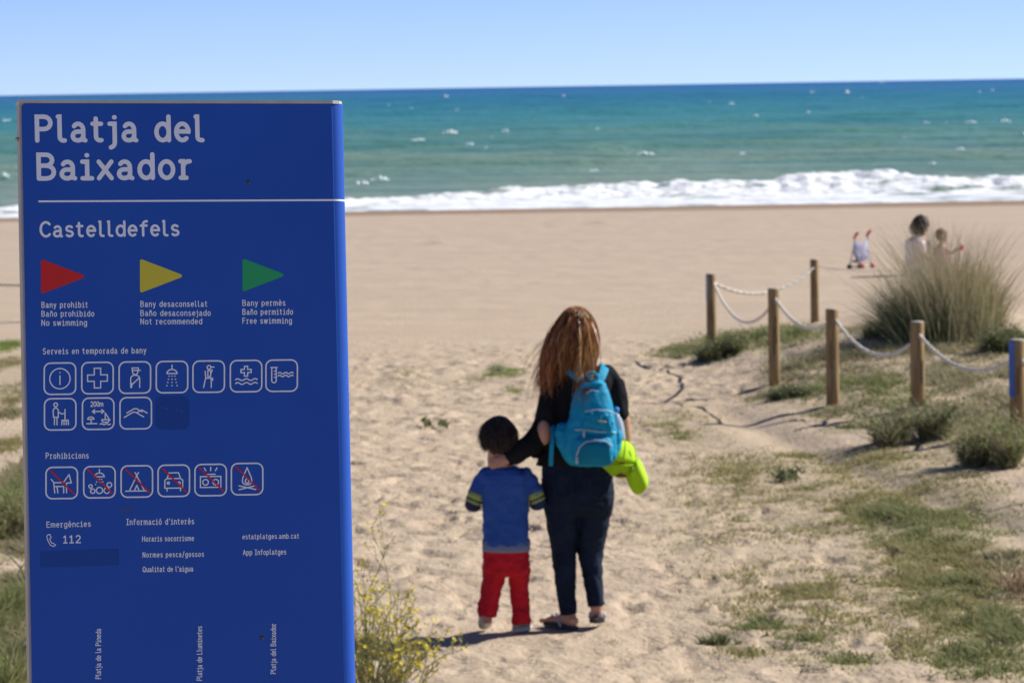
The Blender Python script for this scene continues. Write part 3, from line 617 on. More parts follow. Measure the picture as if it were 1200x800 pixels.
# ---------------------------------------------------------------- information sign
GLY = None
def arc(cx, cy, rx, ry, a0, a1, n=None):
    n = n or max(3, int(abs(a1 - a0) / 22)); return [(cx + rx * math.cos(rad(a0 + (a1 - a0) * i / n)), cy + ry * math.sin(rad(a0 + (a1 - a0) * i / n))) for i in range(n + 1)]
def glyphs():
    G = {}; x = .70; A = arc
    def ell(cx, cy, rx, ry): return A(cx, cy, rx, ry, 90, 450, 20)
    G['P'] = (.54, [[(0, 0), (0, 1)] + [(.28, 1)] + A(.28, .74, .26, .26, 90, -90) + [(0, .48)]])
    G['B'] = (.58, [[(0, 0), (0, 1), (.28, 1)] + A(.28, .77, .23, .23, 90, -90) + [(0, .54)], [(0, .54), (.30, .54)] + A(.30, .27, .27, .27, 90, -90) + [(0, 0)]])
    G['C'] = (.60, [A(.36, .5, .34, .5, 45, 315)])
    G['N'] = (.58, [[(0, 0), (0, 1), (.56, 0), (.56, 1)]])
    G['F'] = (.50, [[(0, 0), (0, 1), (.5, 1)], [(0, .54), (.42, .54)]])
    G['E'] = (.50, [[(.5, 0), (0, 0), (0, 1), (.5, 1)], [(0, .54), (.42, .54)]])
    G['S'] = (.54, [A(.27, .76, .24, .24, 35, 270) + A(.27, .26, .27, .26, 90, -145)])
    G['I'] = (.40, [[(.2, 0), (.2, 1)], [(0, 0), (.4, 0)], [(0, 1), (.4, 1)]])
    G['H'] = (.58, [[(0, 0), (0, 1)], [(.58, 0), (.58, 1)], [(0, .52), (.58, .52)]])
    G['Q'] = (.66, [A(.33, .5, .33, .5, 90, 450, 20), [(.38, .2), (.64, -.06)]])
    G['A'] = (.62, [[(0, 0), (.31, 1), (.62, 0)], [(.11, .33), (.51, .33)]])
    G['L'] = (.48, [[(0, 1), (0, 0), (.48, 0)]])
    G['a'] = (.50, [A(.22, .46, .20, .24, 145, 0) + [(.42, .10)] + A(.50, .08, .08, .08, 180, 270, 2), [(.42, .37), (.20, .37)] + A(.19, .185, .19, .185, 90, 270) + A(.22, .2, .20, .2, 270, 355, 3)])
    G['b'] = (.50, [[(0, 1), (0, 0)], A(.25, .35, .25, .35, 90, 450, 18)])
    G['c'] = (.44, [A(.26, .35, .26, .35, 48, 312)])
    G['d'] = (.50, [[(.50, 1), (.50, 0)], A(.25, .35, .25, .35, 90, 450, 18)])
    G['e'] = (.50, [[(.01, .37), (.50, .37)] + A(.25, .35, .25, .35, 0, 310, 14)])
    G['f'] = (.40, [[(.15, 0), (.15, .78)] + A(.35, .78, .20, .22, 180, 90, 4) + [(.40, 1)], [(0, x), (.38, x)]])
    G['g'] = (.50, [A(.25, .35, .25, .35, 90, 450, 18), [(.50, x), (.50, -.05)] + A(.25, -.06, .25, .24, 0, -150, 8)])
    G['h'] = (.48, [[(0, 0), (0, 1)], A(.24, .43, .24, .27, 180, 0) + [(.48, 0)]])
    G['i'] = (.34, [[(.0, x), (.18, x), (.18, 0)], [(0, 0), (.36, 0)], [(.17, .97), (.19, .97)]])
    G['j'] = (.26, [[(.0, x), (.20, x), (.20, -.08)] + A(.0, -.08, .20, .22, 0, -80, 4), [(.19, .97), (.21, .97)]])
    G['l'] = (.28, [[(0, 1), (.06, 1), (.06, .14)] + A(.20, .14, .14, .14, 180, 270, 3) + [(.26, 0)]])
    G['m'] = (.72, [[(0, 0), (0, x)], A(.18, .50, .18, .20, 180, 0) + [(.36, 0)], A(.54, .50, .18, .20, 180, 0) + [(.72, 0)]])
    G['n'] = (.46, [[(0, 0), (0, x)], A(.23, .45, .23, .25, 180, 0) + [(.46, 0)]])
    G['o'] = (.50, [A(.25, .35, .25, .35, 90, 450, 18)])
    G['p'] = (.50, [[(0, x), (0, -.28)], A(.25, .35, .25, .35, 90, 450, 18)])
    G['q'] = (.50, [[(.5, x), (.5, -.28)], A(.25, .35, .25, .35, 90, 450, 18)])
    G['r'] = (.38, [[(0, x), (.1, x), (.1, 0)], A(.34, .44, .24, .26, 180, 85, 5), [(0, 0), (.22, 0)]])
    G['s'] = (.42, [A(.21, .525, .19, .175, 35, 270) + A(.21, .175, .21, .175, 90, -145)])
    G['t'] = (.38, [[(.13, .92), (.13, .16)] + A(.29, .16, .16, .16, 180, 290, 4), [(0, x), (.34, x)]])
    G['u'] = (.46, [[(0, x), (0, .25)] + A(.23, .25, .23, .25, 180, 360) + [(.46, x)], [(.46, .25), (.46, 0)]])
    G['v'] = (.46, [[(0, x), (.23, 0), (.46, x)]])
    G['w'] = (.70, [[(0, x), (.17, 0), (.35, x), (.53, 0), (.70, x)]])
    G['x'] = (.48, [[(0, 0), (.48, x)], [(0, x), (.48, 0)]])
    G['y'] = (.46, [[(0, x), (.24, .05)], [(.46, x), (.16, -.24), (.02, -.28)]])
    G['0'] = (.52, [A(.26, .5, .26, .5, 90, 450, 20)]); G['1'] = (.40, [[(0, .80), (.20, 1), (.20, 0)], [(0, 0), (.40, 0)]])
    G['2'] = (.52, [A(.25, .74, .24, .26, 160, -35, 10) + [(.0, 0), (.52, 0)]])
    G['.'] = (.08, [[(.03, 0), (.05, 0)]]); G["'"] = (.10, [[(.08, 1), (.03, .80)]]); G['/'] = (.36, [[(0, -.12), (.36, 1.08)]]); G[' '] = (.22, [])
    G['ñ'] = (.46, G['n'][1] + [A(.13, .92, .10, .06, 180, 20, 3) + A(.33, .92, .10, .06, 200, 340, 3)])
    G['è'] = (.50, G['e'][1] + [[(.16, 1.04), (.30, .88)]]); G['ó'] = (.50, G['o'][1] + [[(.34, 1.04), (.20, .88)]])
    return G
def ribbon(v, f, pts, w, lift, capn=5, opened=False):
    """flat rounded stroke in the sign's (u,v) plane, at local y=-lift"""
    P = [np.array(p, float) for p in pts]; Q = [P[0]]
    for p in P[1:]:
        if np.hypot(*(p - Q[-1])) > w * .02: Q.append(p)
    if len(Q) < 2: Q.append(Q[0] + np.array([w * .02, 0]))
    closed = not opened and np.hypot(*(Q[0] - Q[-1])) < w * .05 and len(Q) > 3
    if closed: Q = Q[:-1]
    m0 = len(Q)
    for i in range(0 if closed else 1, m0 if closed else m0 - 1):
        a = Q[i] - Q[i - 1]; b = Q[(i + 1) % m0] - Q[i]
        if a @ b < -.25 * np.hypot(*a) * np.hypot(*b):
            if closed: ribbon(v, f, Q[i:] + Q[:i + 1], w, lift, capn, True)
            else: ribbon(v, f, Q[:i + 1], w, lift, capn, True); ribbon(v, f, Q[i:], w, lift + .00004, capn, True)
            return
    n = len(Q); h = w / 2; L = []; Rr = []
    for i in range(n):
        a = Q[i] - Q[i - 1] if (i > 0 or closed) else Q[1] - Q[0]; b = Q[(i + 1) % n] - Q[i] if (i < n - 1 or closed) else a
        a = a / (np.hypot(*a) + 1e-12); b = b / (np.hypot(*b) + 1e-12); na = np.array([-a[1], a[0]]); nb = np.array([-b[1], b[0]]); m_ = na + nb; mm = np.hypot(*m_)
        m_ = na if mm < .3 else m_ / mm; k = 1 / max(.6, float(m_ @ na)); L.append(Q[i] + m_ * h * k); Rr.append(Q[i] - m_ * h * k)
    o = len(v)
    for i in range(n): lf = lift + .00005 * i / n; v.append((L[i][0], -lf, L[i][1])); v.append((Rr[i][0], -lf, Rr[i][1]))
    for i in range(n if closed else n - 1): j = (i + 1) % n; f.append((o + 2 * i, o + 2 * i + 1, o + 2 * j + 1, o + 2 * j))
    if not closed:
        for (c, l_, r_, sgn) in ((Q[0], L[0], Rr[0], 1), (Q[-1], Rr[-1], L[-1], 1)):
            a0 = math.atan2(l_[1] - c[1], l_[0] - c[0]); o2 = len(v); pts2 = [(c[0] + h * math.cos(a0 + math.pi * k / capn), c[1] + h * math.sin(a0 + math.pi * k / capn)) for k in range(capn + 1)]
            for p in pts2: v.append((p[0], -lift - (.00005 if c is Q[-1] else 0) * (n - 1) / n, p[1]))
            f.append(tuple(range(o2, o2 + capn + 1)))

def build_sign():
    yaw, lean, tw = rad(13.383), rad(6.503), rad(-1.1)
    X = Vector((math.cos(yaw), math.sin(yaw), 0)); N = Vector((math.sin(yaw), -math.cos(yaw), 0)); Z = Vector((0, 0, 1))
    Z2 = math.cos(lean) * Z - math.sin(lean) * N; N2 = math.cos(lean) * N + math.sin(lean) * Z
    X3 = math.cos(tw) * X + math.sin(tw) * Z2; Z3 = math.cos(tw) * Z2 - math.sin(tw) * X
    O = at(210, 400, 6.7)
    def hit(px, py): d = ray(px, py); return CAM + d * ((O - CAM).dot(N2) / d.dot(N2))
    def raw(px, py): p = hit(px, py) - O; return p.dot(X3), p.dot(Z3)
    drop = (O.z - 0.0) / Z3.z; base = O - Z3 * drop
    root = empty('beach_sign', base, 'tall blue beach information panel with white lettering and coloured flags', 'sign')
    root.rotation_euler = Matrix((X3, -N2, Z3)).transposed().to_euler()
    def S(px, py): u, v = raw(px, py); return u, v + drop
    blue = mat('sign_blue', (.008, .080, .43), .45, .35, var=(.007, .074, .41), vs=5)
    dkblue = mat('sign_blue_patch', (.006, .056, .31), .4, .3)
    alu = mat('sign_aluminium', (.40, .39, .37), .55, .5, var=(.34, .33, .31), vs=14)
    white = mat('sign_white', (.78, .83, .90), .6, .2); red = mat('sign_red', (.60, .02, .02), .6); yel = mat('sign_yellow', (.62, .55, .05), .6); grn = mat('sign_green', (.02, .36, .13), .6)
    uL = S(20.2, 130)[0] + .001; uR = S(405.5, 122)[0]; uL2 = S(36.0, 780)[0]; uR2 = S(417.5, 780)[0]
    uL = (uL + uL2) / 2; uR = (uR + uR2) / 2; vT = S(200, 121)[1]; vB = .02; Rr = .026; ins = .0045; cr = .010
    # aluminium body with left flange
    prof = [(uL, 0.002), (uL, .05), (uR - .006, .05), (uR - .006, .032), (uR - .04, .004)]
    mb = MB(); mb.rings([[(u, y, z) for u, y in prof] for z in (vB, vT + .002)]); 
    mb.build('frame', alu, root, smooth=False, world_coords=False)
    # blue face: flat part with a rounded upper left corner, then wraps round the right edge
    v = []; f = []
    ring = [(uR - Rr, vB), (uR - Rr, vT)] + [(uL + ins + cr + cr * math.cos(rad(a)), vT - cr + cr * math.sin(rad(a))) for a in range(90, 181, 15)] + [(uL + ins, vB)]
    v += [(u, 0.0, z) for u, z in ring]; f.append(tuple(reversed(range(len(ring)))))
    for k in range(len(ring)): v.append((ring[k][0], .002, ring[k][1]))
    n = len(ring)
    for k in range(1, n - 1): f.append((k, k + 1, n + k + 1, n + k))
    o = len(v); na = 12
    arcp = [(uR - Rr + Rr * math.sin(rad(90 * k / na)), Rr - Rr * math.cos(rad(90 * k / na))) for k in range(na + 1)] + [(uR, .054)]
    for (u, y) in arcp: v.append((u, y, vB)); v.append((u, y, vT))
    for k in range(len(arcp) - 1): f.append((o + 2 * k, o + 2 * k + 2, o + 2 * k + 3, o + 2 * k + 1))
    me = from_py('panel', v, f, blue, root, False, False).data
    bm = bmesh.new(); bm.from_mesh(me); bmesh.ops.remove_doubles(bm, verts=bm.verts, dist=.0001); bmesh.ops.recalc_face_normals(bm, faces=bm.faces)
    for fc in bm.faces: fc.smooth = fc.calc_area() > 0 and abs(fc.normal.y) < .999
    bm.to_mesh(me); bm.free()
    # top cap
    mb = MB(); capp = [(uL - .001, -.002), (uL - .001, .055), (uR - .002, .055), (uR - .002, .02), (uR - .010, .004), (uR - .024, -.003)]
    mb.rings([[(u, y, z) for u, y in capp] for z in (vT - .0005, vT + .0055)]); mb.build('top_cap', mat('cap_metal', (.52, .49, .44), .5, .5, var=(.42, .40, .37), vs=20), root, False, world_coords=False)
    # bottom plinth
    mb = MB(); mb.box((uL - .01, -.01, -.08), (uR + .01, .07, .045)); mb.build('plinth', alu, root, False, world_coords=False)
    bu, bv = S(21, 162); mb = MB(); mb.ball((uL - .003, .02, bv), (.004, .006, .004)); mb.build('rivet', alu, root, world_coords=False)
    for (px, py, nm) in ((291.5, 213.5, 1), (307, 747, 1)):
        u, vv = S(px, py); mb = MB(); mb.ball((u, -.0005, vv), (.0036, .0016, .0040), 10, 6); sc_ = mb.build('screw', mat('screw_dark', (.06, .05, .045), .6), root, world_coords=False)
        mb = MB(); mb.ball((u + .0012, -.0018, vv - .0008), (.0014, .0008, .0014), 8, 5); mb.build('rust_spot', mat('rust', (.22, .16, .12), .8), sc_, world_coords=False)
    # white rule, wrapping onto the rounded edge
    u0, v0 = S(45, 236.3); u1, v1 = S(395, 234.3); vv = (v0 + v1) / 2; w = .0028; v = []; f = []
    path = [(u0, -.0004), (uR - Rr, -.0004)] + [(uR - Rr + (Rr + .0004) * math.sin(rad(90 * k / na)), Rr - (Rr + .0004) * math.cos(rad(90 * k / na))) for k in range(1, na + 1)]
    for u, y in path: v += [(u, y, vv - w / 2 - .0003), (u, y, vv + w / 2 + .0003)]
    for k in range(len(path) - 1): f.append((2 * k, 2 * k + 2, 2 * k + 3, 2 * k + 1))
    from_py('rule_line', v, f, white, root, True, False)
    G = glyphs()
    LIFT = [0]
    def text(s, p0, p1, cap, name='lettering', wt=.155, up=False):
        """p0,p1: baseline ends in picture units; cap: capital height"""
        a = np.array(S(*p0)); b = np.array(S(*p1)); L = np.hypot(*(b - a)); e = (b - a) / L; nrm = np.array([-e[1], e[0]])
        mid = ((p0[0] + p1[0]) / 2, (p0[1] + p1[1]) / 2); hgt = (np.hypot(*(np.array(S(mid[0], mid[1] - 5)) - np.array(S(mid[0], mid[1] + 5))))) / 10 * cap
        sc = hgt / (1 + wt); ws = wt * sc; tot = sum(G[c][0] for c in s) * sc; k = len(s) - 1
        tr = .25 * sc + ws * .35; sx = max(.8, min(1.2, (L - ws - tr * k) / tot)); tr = (L - ws - tot * sx) / k
        x = ws / 2; v = []; f = []; st = 0
        for c in s:
            if name == 'letter': v = []; f = []
            for sk in G[c][1]:
                pts = [a + e * (x + p[0] * sc * sx) + nrm * (p[1] * sc + ws / 2) for p in sk]
                ribbon(v, f, pts, ws, .0004 + .00006 * (st % 5)); st += 1
            x += G[c][0] * sc * sx + tr
            if name == 'letter' and f: from_py(name, v, f, white, root, False, False)
        if name != 'letter': from_py(name, v, f, white, root, False, False)
    text('Platja del', (41, 167.5), (240.5, 167), 33, 'letter', .19)
    text('Baixador', (43, 212), (226, 211), 33, 'letter', .19)
    text('Castelldefels', (46, 278.6), (210.5, 277), 19.5, 'letter', .175)
    for L, x0, x1s, ys in ((('Bany prohibit', 'Baño prohibido', 'No swimming'), 48.5, (103, 110.5, 102), (360.8, 371.2, 381.8)),
                           (('Bany desaconsellat', 'Baño desaconsejado', 'Not recommended'), 164.5, (243, 247, 237), (359.8, 370.4, 380.2)),
                           (('Bany permès', 'Baño permitido', 'Free swimming'), 284, (334.5, 343.5, 342), (358.6, 369, 379.4))):
        for s, x1, y in zip(L, x1s, ys): text(s, (x0, y), (x1, y - .3), 7.3, 'flag_lettering', .155)
    text('Serveis en temporada de bany', (50, 415.2), (171.5, 414), 7.4, 'heading_lettering', .155)
    text('Prohibicions', (53.5, 537.5), (104, 537), 7.4, 'heading_lettering', .155)
    text('Emergències', (54.5, 618), (106.5, 616.8), 7.2, 'heading_lettering', .155)
    text("Informació d'interès", (148, 615), (227.5, 614), 7.4, 'heading_lettering', .155)
    text('112', (74, 636.5), (95, 636), 9.6, 'number_lettering', .17)
    text('Horaris socorrisme', (166.5, 634.3), (227.5, 633.4), 6.6, 'link_lettering', .155)
    text('Normes pesca/gossos', (167, 653), (239, 652), 6.6, 'link_lettering', .155)
    text("Qualitat de l'aigua", (167, 670), (226.5, 669.2), 6.6, 'link_lettering', .155)
    text('estatplatges.amb.cat', (284, 631.6), (350.5, 630.6), 6.3, 'link_lettering', .155)
    text('App Infoplatges', (284.5, 650.2), (335.5, 649.3), 6.6, 'link_lettering', .155)
    def vtext(s, x, yb, yt):
        # reads upwards; capital height towards the left
        a = np.array(S(x, yb)); b = np.array(S(x, yt)); L = np.hypot(*(b - a)); e = (b - a) / L; nrm = np.array([-e[1], e[0]]); sc = .0093; wt = .15; ws = wt * sc
        tot = sum(G[c][0] for c in s) * sc; k = len(s) - 1; tr = (L - ws - tot) / k; sx = 1
        if tr < .2 * sc: tr = .2 * sc; sx = (L - ws - tr * k) / tot
        xx = ws / 2; v = []; f = []; st = 0
        for c in s:
            for sk in G[c][1]:
                ribbon(v, f, [a + e * (xx + p[0] * sc * sx) + nrm * (p[1] * sc + ws / 2) for p in sk], ws, .0004 + .00006 * (st % 5)); st += 1
            xx += G[c][0] * sc * sx + tr
        from_py('beach_name_lettering', v, f, white, root, False, False)
    vtext('Platja de la Pineda', 118.5, 795, 736); vtext('Platja de Lluminetes', 237, 797, 733); vtext('Platja del Baixador', 323.5, 789, 730)
    # flags: rounded triangles
    for (x, y0, y1, x1, M, nm) in ((48, 303.5, 344.5, 102.5, red, 'red flag triangle'), (164, 303, 343.5, 217, yel, 'yellow flag triangle'), (284, 302.5, 342, 336, grn, 'green flag triangle')):
        P = [np.array(S(x, y0)), np.array(S(x, y1)), np.array(S(x1, (y0 + y1) / 2))]; r = .0034; out = []
        for i in range(3):
            p = P[i]; a = P[i - 1] - p; b = P[(i + 1) % 3] - p; a /= np.hypot(*a); b /= np.hypot(*b); bi = a + b; bi /= np.hypot(*bi)
            half = math.acos(float(a @ b)) / 2; c = p + bi * r / math.sin(half); na_ = -np.array([-a[1], a[0]]) * 1; 
            t1 = p + a * r / math.tan(half); t2 = p + b * r / math.tan(half); a1 = math.atan2(*(t1 - c)[::-1]); a2 = math.atan2(*(t2 - c)[::-1]); d = (a2 - a1 + math.pi) % (2 * math.pi) - math.pi
            out += [(c[0] + r * math.cos(a1 + d * k / 5), -.0004, c[1] + r * math.sin(a1 + d * k / 5)) for k in range(6)]
        from_py('flag_triangle', out, [tuple(range(len(out)))], M, root, False, False)['label'] = nm
    # pictograms
    def rsq(h, r): 
        p = []
        for cx, cy, a in ((h - r, h - r, 0), (-h + r, h - r, 90), (-h + r, -h + r, 180), (h - r, -h + r, 270)): p += arc(cx, cy, r, r, a, a + 90, 6)
        return p + [p[0]]
    def circ(cx, cy, r, n=16): return arc(cx, cy, r, r, 0, 360, n)
    def wavy(x0, x1, y, a=.06, k=2.5, n=16): return [(x0 + (x1 - x0) * i / n, y + a * math.sin(2 * math.pi * k * i / n)) for i in range(n + 1)]
    def dot(x, y): return [(x - .012, y), (x + .012, y)]
    pic = {
     'info_symbol': [circ(0, 0, .64, 24), [(0, -.36), (0, .18)], dot(0, .38)],
     'first_aid_symbol': [[(-.2, .62), (.2, .62), (.2, .2), (.62, .2), (.62, -.2), (.2, -.2), (.2, -.62), (-.2, -.62), (-.2, -.2), (-.62, -.2), (-.62, .2), (-.2, .2), (-.2, .62)]],
     'guard_symbol': [arc(.02, .40, .17, .22, 180, 360), [(-.16, .42), (-.18, .60), (.22, .60), (.22, .45)], [(-.16, .45), (.34, .45)], [(-.26, -.62), (-.26, -.05)] + arc(.02, -.05, .28, .2, 180, 0) + [(.3, -.62)], [(-.24, -.50), (.24, -.05)], [(-.2, -.36), (-.2, -.62)]],
     'shower_symbol': [[(0, .75), (0, .48)], arc(0, .22, .32, .26, 180, 0) + [(-.32, .22)]] + [dot(x_, y_) for x_, y_ in ((-.18, .06), (-.22, -.14), (-.27, -.34), (-.32, -.54), (0, .06), (0, -.14), (0, -.34), (0, -.54), (.18, .06), (.22, -.14), (.27, -.34), (.32, -.54))],
     'lookout_symbol': [circ(.02, .58, .12, 12), [(.14, .60), (.34, .60)], [(-.22, .34), (-.18, -.10), (.24, -.10), (.24, -.24)], [(-.05, .38), (.12, .38), (.12, 0), (-.05, 0), (-.05, .38)], [(.12, .15), (.22, .42)], [(-.20, -.12), (-.32, -.68)], [(.16, -.12), (.16, -.68)]],
     'sea_rescue_symbol': [[(-.1, .62), (.1, .62), (.1, .42), (.32, .42), (.32, .22), (.1, .22), (.1, 0), (-.1, 0), (-.1, .22), (-.32, .22), (-.32, .42), (-.1, .42), (-.1, .62)], wavy(-.66, .70, -.22), wavy(-.66, .70, -.46)],
     'water_test_symbol': [[(-.68, .52), (-.28, .52)], [(-.62, .52), (-.62, -.30)] + arc(-.48, -.30, .14, .14, 180, 360) + [(-.34, .52)], [(-.46, .3), (-.34, .3)], [(-.46, .1), (-.34, .1)], [(-.46, -.1), (-.34, -.1)], wavy(-.22, .72, .16, .05), wavy(-.22, .72, -.02, .05)],
     'cleaning_symbol': [circ(-.28, .60, .12, 12), [(-.42, -.18), (-.44, .20)] + arc(-.28, .22, .16, .18, 180, 0) + [(-.12, -.18), (-.42, -.18)], [(-.36, -.18), (-.36, -.66)], [(-.2, -.18), (-.2, -.66)], [(-.12, .14), (.12, .02), (.24, .06)], [(.30, .30), (.30, -.36)], [(.10, -.66), (.12, -.38), (.50, -.38), (.52, -.66)], [(.24, -.40), (.24, -.66)], [(.38, -.40), (.38, -.66)]],
     'distance_symbol': [[(-.34, .14), (.34, .14)], [(-.22, .26), (-.36, .14), (-.22, .02)], [(.22, .26), (.36, .14), (.22, .02)], arc(-.46, -.34, .20, .14, 180, 0) + [(-.66, -.34)], [(-.46, -.34), (-.42, -.62)], [(-.72, -.62), (-.08, -.62)], [(.22, -.38), (.74, -.38), (.62, -.54), (.30, -.54), (.22, -.38)], [(.44, -.38), (.44, .04), (.66, -.30)], wavy(.12, .76, -.66, .035, 2)],
     'dune_symbol': [[(-.72, -.26), (-.18, .06), (.0, .06), (.50, -.24)], [(-.56, .02), (-.10, .28), (.06, .28), (.40, .08)], [(.12, .06), (.38, .20), (.72, .0)]],
     'dog_symbol': [[(-.66, .24), (-.50, .02), (.10, .02), (.46, .52), (.60, .0), (.28, -.02)], [(-.50, .02), (-.44, -.62)], [(-.30, -.22), (-.24, -.62)], [(.12, -.22), (.12, -.62)], [(.30, -.02), (.30, -.62)], [(-.46, -.22), (.12, -.22)]],
     'foot_wash_symbol': [[(0, .80), (0, .56)], arc(0, .34, .30, .24, 180, 0) + [(-.30, .34)], circ(-.56, -.26, .11, 10), circ(-.42, -.56, .14, 12), circ(0, -.52, .20, 14), circ(.46, -.54, .18, 12), circ(.62, -.18, .15, 12)] + [dot(x_, y_) for x_, y_ in ((-.12, .18), (-.18, .02), (-.24, -.14), (0, .18), (.02, .0), (.14, .18), (.2, .02), (.26, -.14))],
     'camping_symbol': [[(-.70, -.60), (.70, -.60)], [(-.48, -.60), (.10, .56)], [(.48, -.60), (-.10, .56)], [(-.16, -.60), (0, -.24), (.16, -.60)]],
     'car_symbol': [[(-.42, .14), (-.30, .50), (.30, .50), (.42, .14)], [(-.56, -.46), (-.56, .04)] + [(-.42, .14), (.42, .14), (.56, .04), (.56, -.46), (-.56, -.46)], [(-.42, -.50), (-.42, -.64)], [(.42, -.50), (.42, -.64)], circ(-.34, -.14, .07, 10), circ(.34, -.14, .07, 10)],
     'radio_symbol': [[(-.64, .22), (.64, .22), (.64, -.46), (-.64, -.46), (-.64, .22)], circ(-.32, -.14, .18, 12), circ(.32, -.14, .18, 12), [(-.28, .36), (.28, .36)], [(-.30, .58), (-.40, .76)], [(0, .58), (0, .80)], [(.30, .58), (.40, .76)]],
     'campfire_symbol': [[(0, .72), (-.26, .10), (-.30, -.10)] + arc(0, -.12, .30, .24, 180, 360) + [(.26, .10), (0, .72)], [(0, .10), (-.12, -.12)] + arc(0, -.14, .12, .12, 180, 360, 4) + [(0, .10)], [(-.50, -.66), (.54, -.42)], [(-.50, -.42), (.54, -.66)]],
    }
    fr = mat
    def picto(nm, cx, cy, slash):
        def q(p): return S(cx + p[0] * 18.7, cy - p[1] * 18.6 - p[0] * .25)
        v = []; f = []; ribbon(v, f, [q(p) for p in rsq(.985, .40)], .0027, .0005); pf = from_py('pictogram_frame', v, f, white, root, False, False)
        v = []; f = []
        for i, sk in enumerate(pic[nm]): ribbon(v, f, [q(p) for p in sk], .0022, .0004 + .00005 * (i % 6))
        if nm == 'distance_symbol':
            x = -.46; sc_ = .27
            for ch in '200m':
                for i, sk in enumerate(G[ch][1]): ribbon(v, f, [q((x + p[0] * sc_, .46 + p[1] * sc_ * 1.1)) for p in sk], .0016, .0005 + .00005 * i)
                x += (G[ch][0] + .16) * sc_ * 1.02
        from_py(nm, v, f, white, pf, False, False)
        if slash:
            v = []; f = []; ribbon(v, f, [q((-.70, .78)), q((.78, -.70))], .0028, .0011); from_py('red_slash', v, f, red, pf, False, False)
    for nm, cx, cy in zip(('info_symbol', 'first_aid_symbol', 'guard_symbol', 'shower_symbol', 'lookout_symbol', 'sea_rescue_symbol', 'water_test_symbol'), (70.2, 114.2, 158, 201.5, 244.5, 288.3, 330), (443.5, 442.8, 442.2, 441.6, 441.1, 440.5, 440)): picto(nm, cx, cy, False)
    for nm, cx, cy in (('cleaning_symbol', 70.5, 485.2), ('distance_symbol', 115, 484.5), ('dune_symbol', 159, 483.9)): picto(nm, cx, cy, False)
    for nm, cx, cy in zip(('dog_symbol', 'foot_wash_symbol', 'camping_symbol', 'car_symbol', 'radio_symbol', 'campfire_symbol'), (72.3, 116.5, 160.3, 203.6, 246.8, 289.5), (565.5, 564.6, 563.8, 563, 562.1, 561)): picto(nm, cx, cy, True)
    pts = [S(202 + p[0] * 19.8, 483.5 - p[1] * 19.6) for p in rsq(1, .42)][:-1]
    from_py('cover_patch', [(p[0], -.0005, p[1]) for p in pts], [tuple(range(len(pts)))], dkblue, root, False, False)
    pts = [S(*p) for p in ((47, 646), (139, 642.5), (139.5, 661.5), (47.5, 664.5))]
    from_py('cover_patch', [(p[0], -.0005, p[1]) for p in pts], [(0, 3, 2, 1)], dkblue, root, False, False)
    # phone handset and scratches
    v = []; f = []
    def q(p): return S(60.5 + p[0] * 6, 632.5 - p[1] * 7)
    ribbon(v, f, [q(p) for p in ((-.80, .85), (-.35, .98), (-.10, .45), (-.42, .20), (.02, -.50), (.36, -.52), (.78, -.80), (.40, -1.05), (-.25, -.85), (-.75, -.05), (-.95, .55), (-.80, .85))], .0015, .0005); from_py('phone_symbol', v, f, white, root, False, False)
    v = []; f = []
    for i in range(9):
        x = 141 + i * 1.6; ribbon(v, f, [S(x + random.uniform(-2, 1), 603 - i * .5 + random.uniform(-2, 2)), S(x + random.uniform(2, 5), 594.5 + random.uniform(-2, 2))], .0006, .0004 + .00003 * i)
    from_py('scratch_marks', v, f, mat('scratch_grey', (.10, .12, .18), .8), root, False, False)
    v = []; f = []
    for i, (x, y) in enumerate(((189, 477), (194, 478.5), (206, 479.5), (211, 481))): ribbon(v, f, [S(x, y), S(x + 2.5, y + .8)], .0006, .0008 + .00003 * i)
    from_py('scratch_marks', v, f, mat('scratch_pale', (.18, .22, .34), .8), root, False, False)

# ---------------------------------------------------------------- people
SKIN = mat('skin', (.50, .27, .18), .55, .4, var=(.44, .22, .14), vs=12)
def strands(name, M, parent, c, r, n, length, wind, coll, w=.0035, seed=1, steps=16, stiff=.72, keep=None, curl=.05, g0=(0, 0, -1)):
    rg = np.random.default_rng(seed); d = rg.normal(0, 1, (n * 3, 3)); d /= np.linalg.norm(d, axis=1)[:, None]
    k = (keep(d) if keep else (d[:, 2] > -.5) & ~((d[:, 1] > .45) & (d[:, 2] < .45))); d = d[k][:n]; n = len(d); c = np.array(c); r = np.array(r)
    p = c + d * r; L = length(d, rg); st = L / steps; v = d * .35 + np.array([0, -.1, -.5]) ; v /= np.linalg.norm(v, axis=1)[:, None]
    ang = rg.uniform(0, math.pi, n); side = np.stack([np.cos(ang), np.sin(ang) * .8, np.zeros(n)], 1); rows = []
    amp = rg.uniform(0, 1, n) ** 2; ph = rg.uniform(0, 6, (n, 3)); g0 = np.array(g0)
    for i in range(steps + 1):
        t = i / steps; ww = (w * (1 - .75 * t ** 2) * .5)
        rows += [p - side * ww, p + side * ww]
        acc = g0 + wind(p, d, t, amp) + curl * np.sin(ph + t * 7)
        v = v * stiff + acc * (1 - stiff); v /= np.linalg.norm(v, axis=1)[:, None]; p = p + v * st[:, None]
        for (cc, cr) in coll:
            q = (p - np.array(cc)) / np.array(cr); l_ = np.linalg.norm(q, axis=1)[:, None]; p = np.where(l_ < 1, np.array(cc) + q / np.maximum(l_, .05) * np.array(cr), p)
    V = np.stack(rows, 1).reshape(-1, 3); nv = 2 * (steps + 1); T = []
    for k_ in range(steps): T.append((2 * k_, 2 * k_ + 1, 2 * k_ + 3, 2 * k_ + 2))
    T = (np.array(T)[None] + (np.arange(n) * nv)[:, None, None]).reshape(-1, 4)
    return link(name, fast_mesh(name, V, T), M, parent)
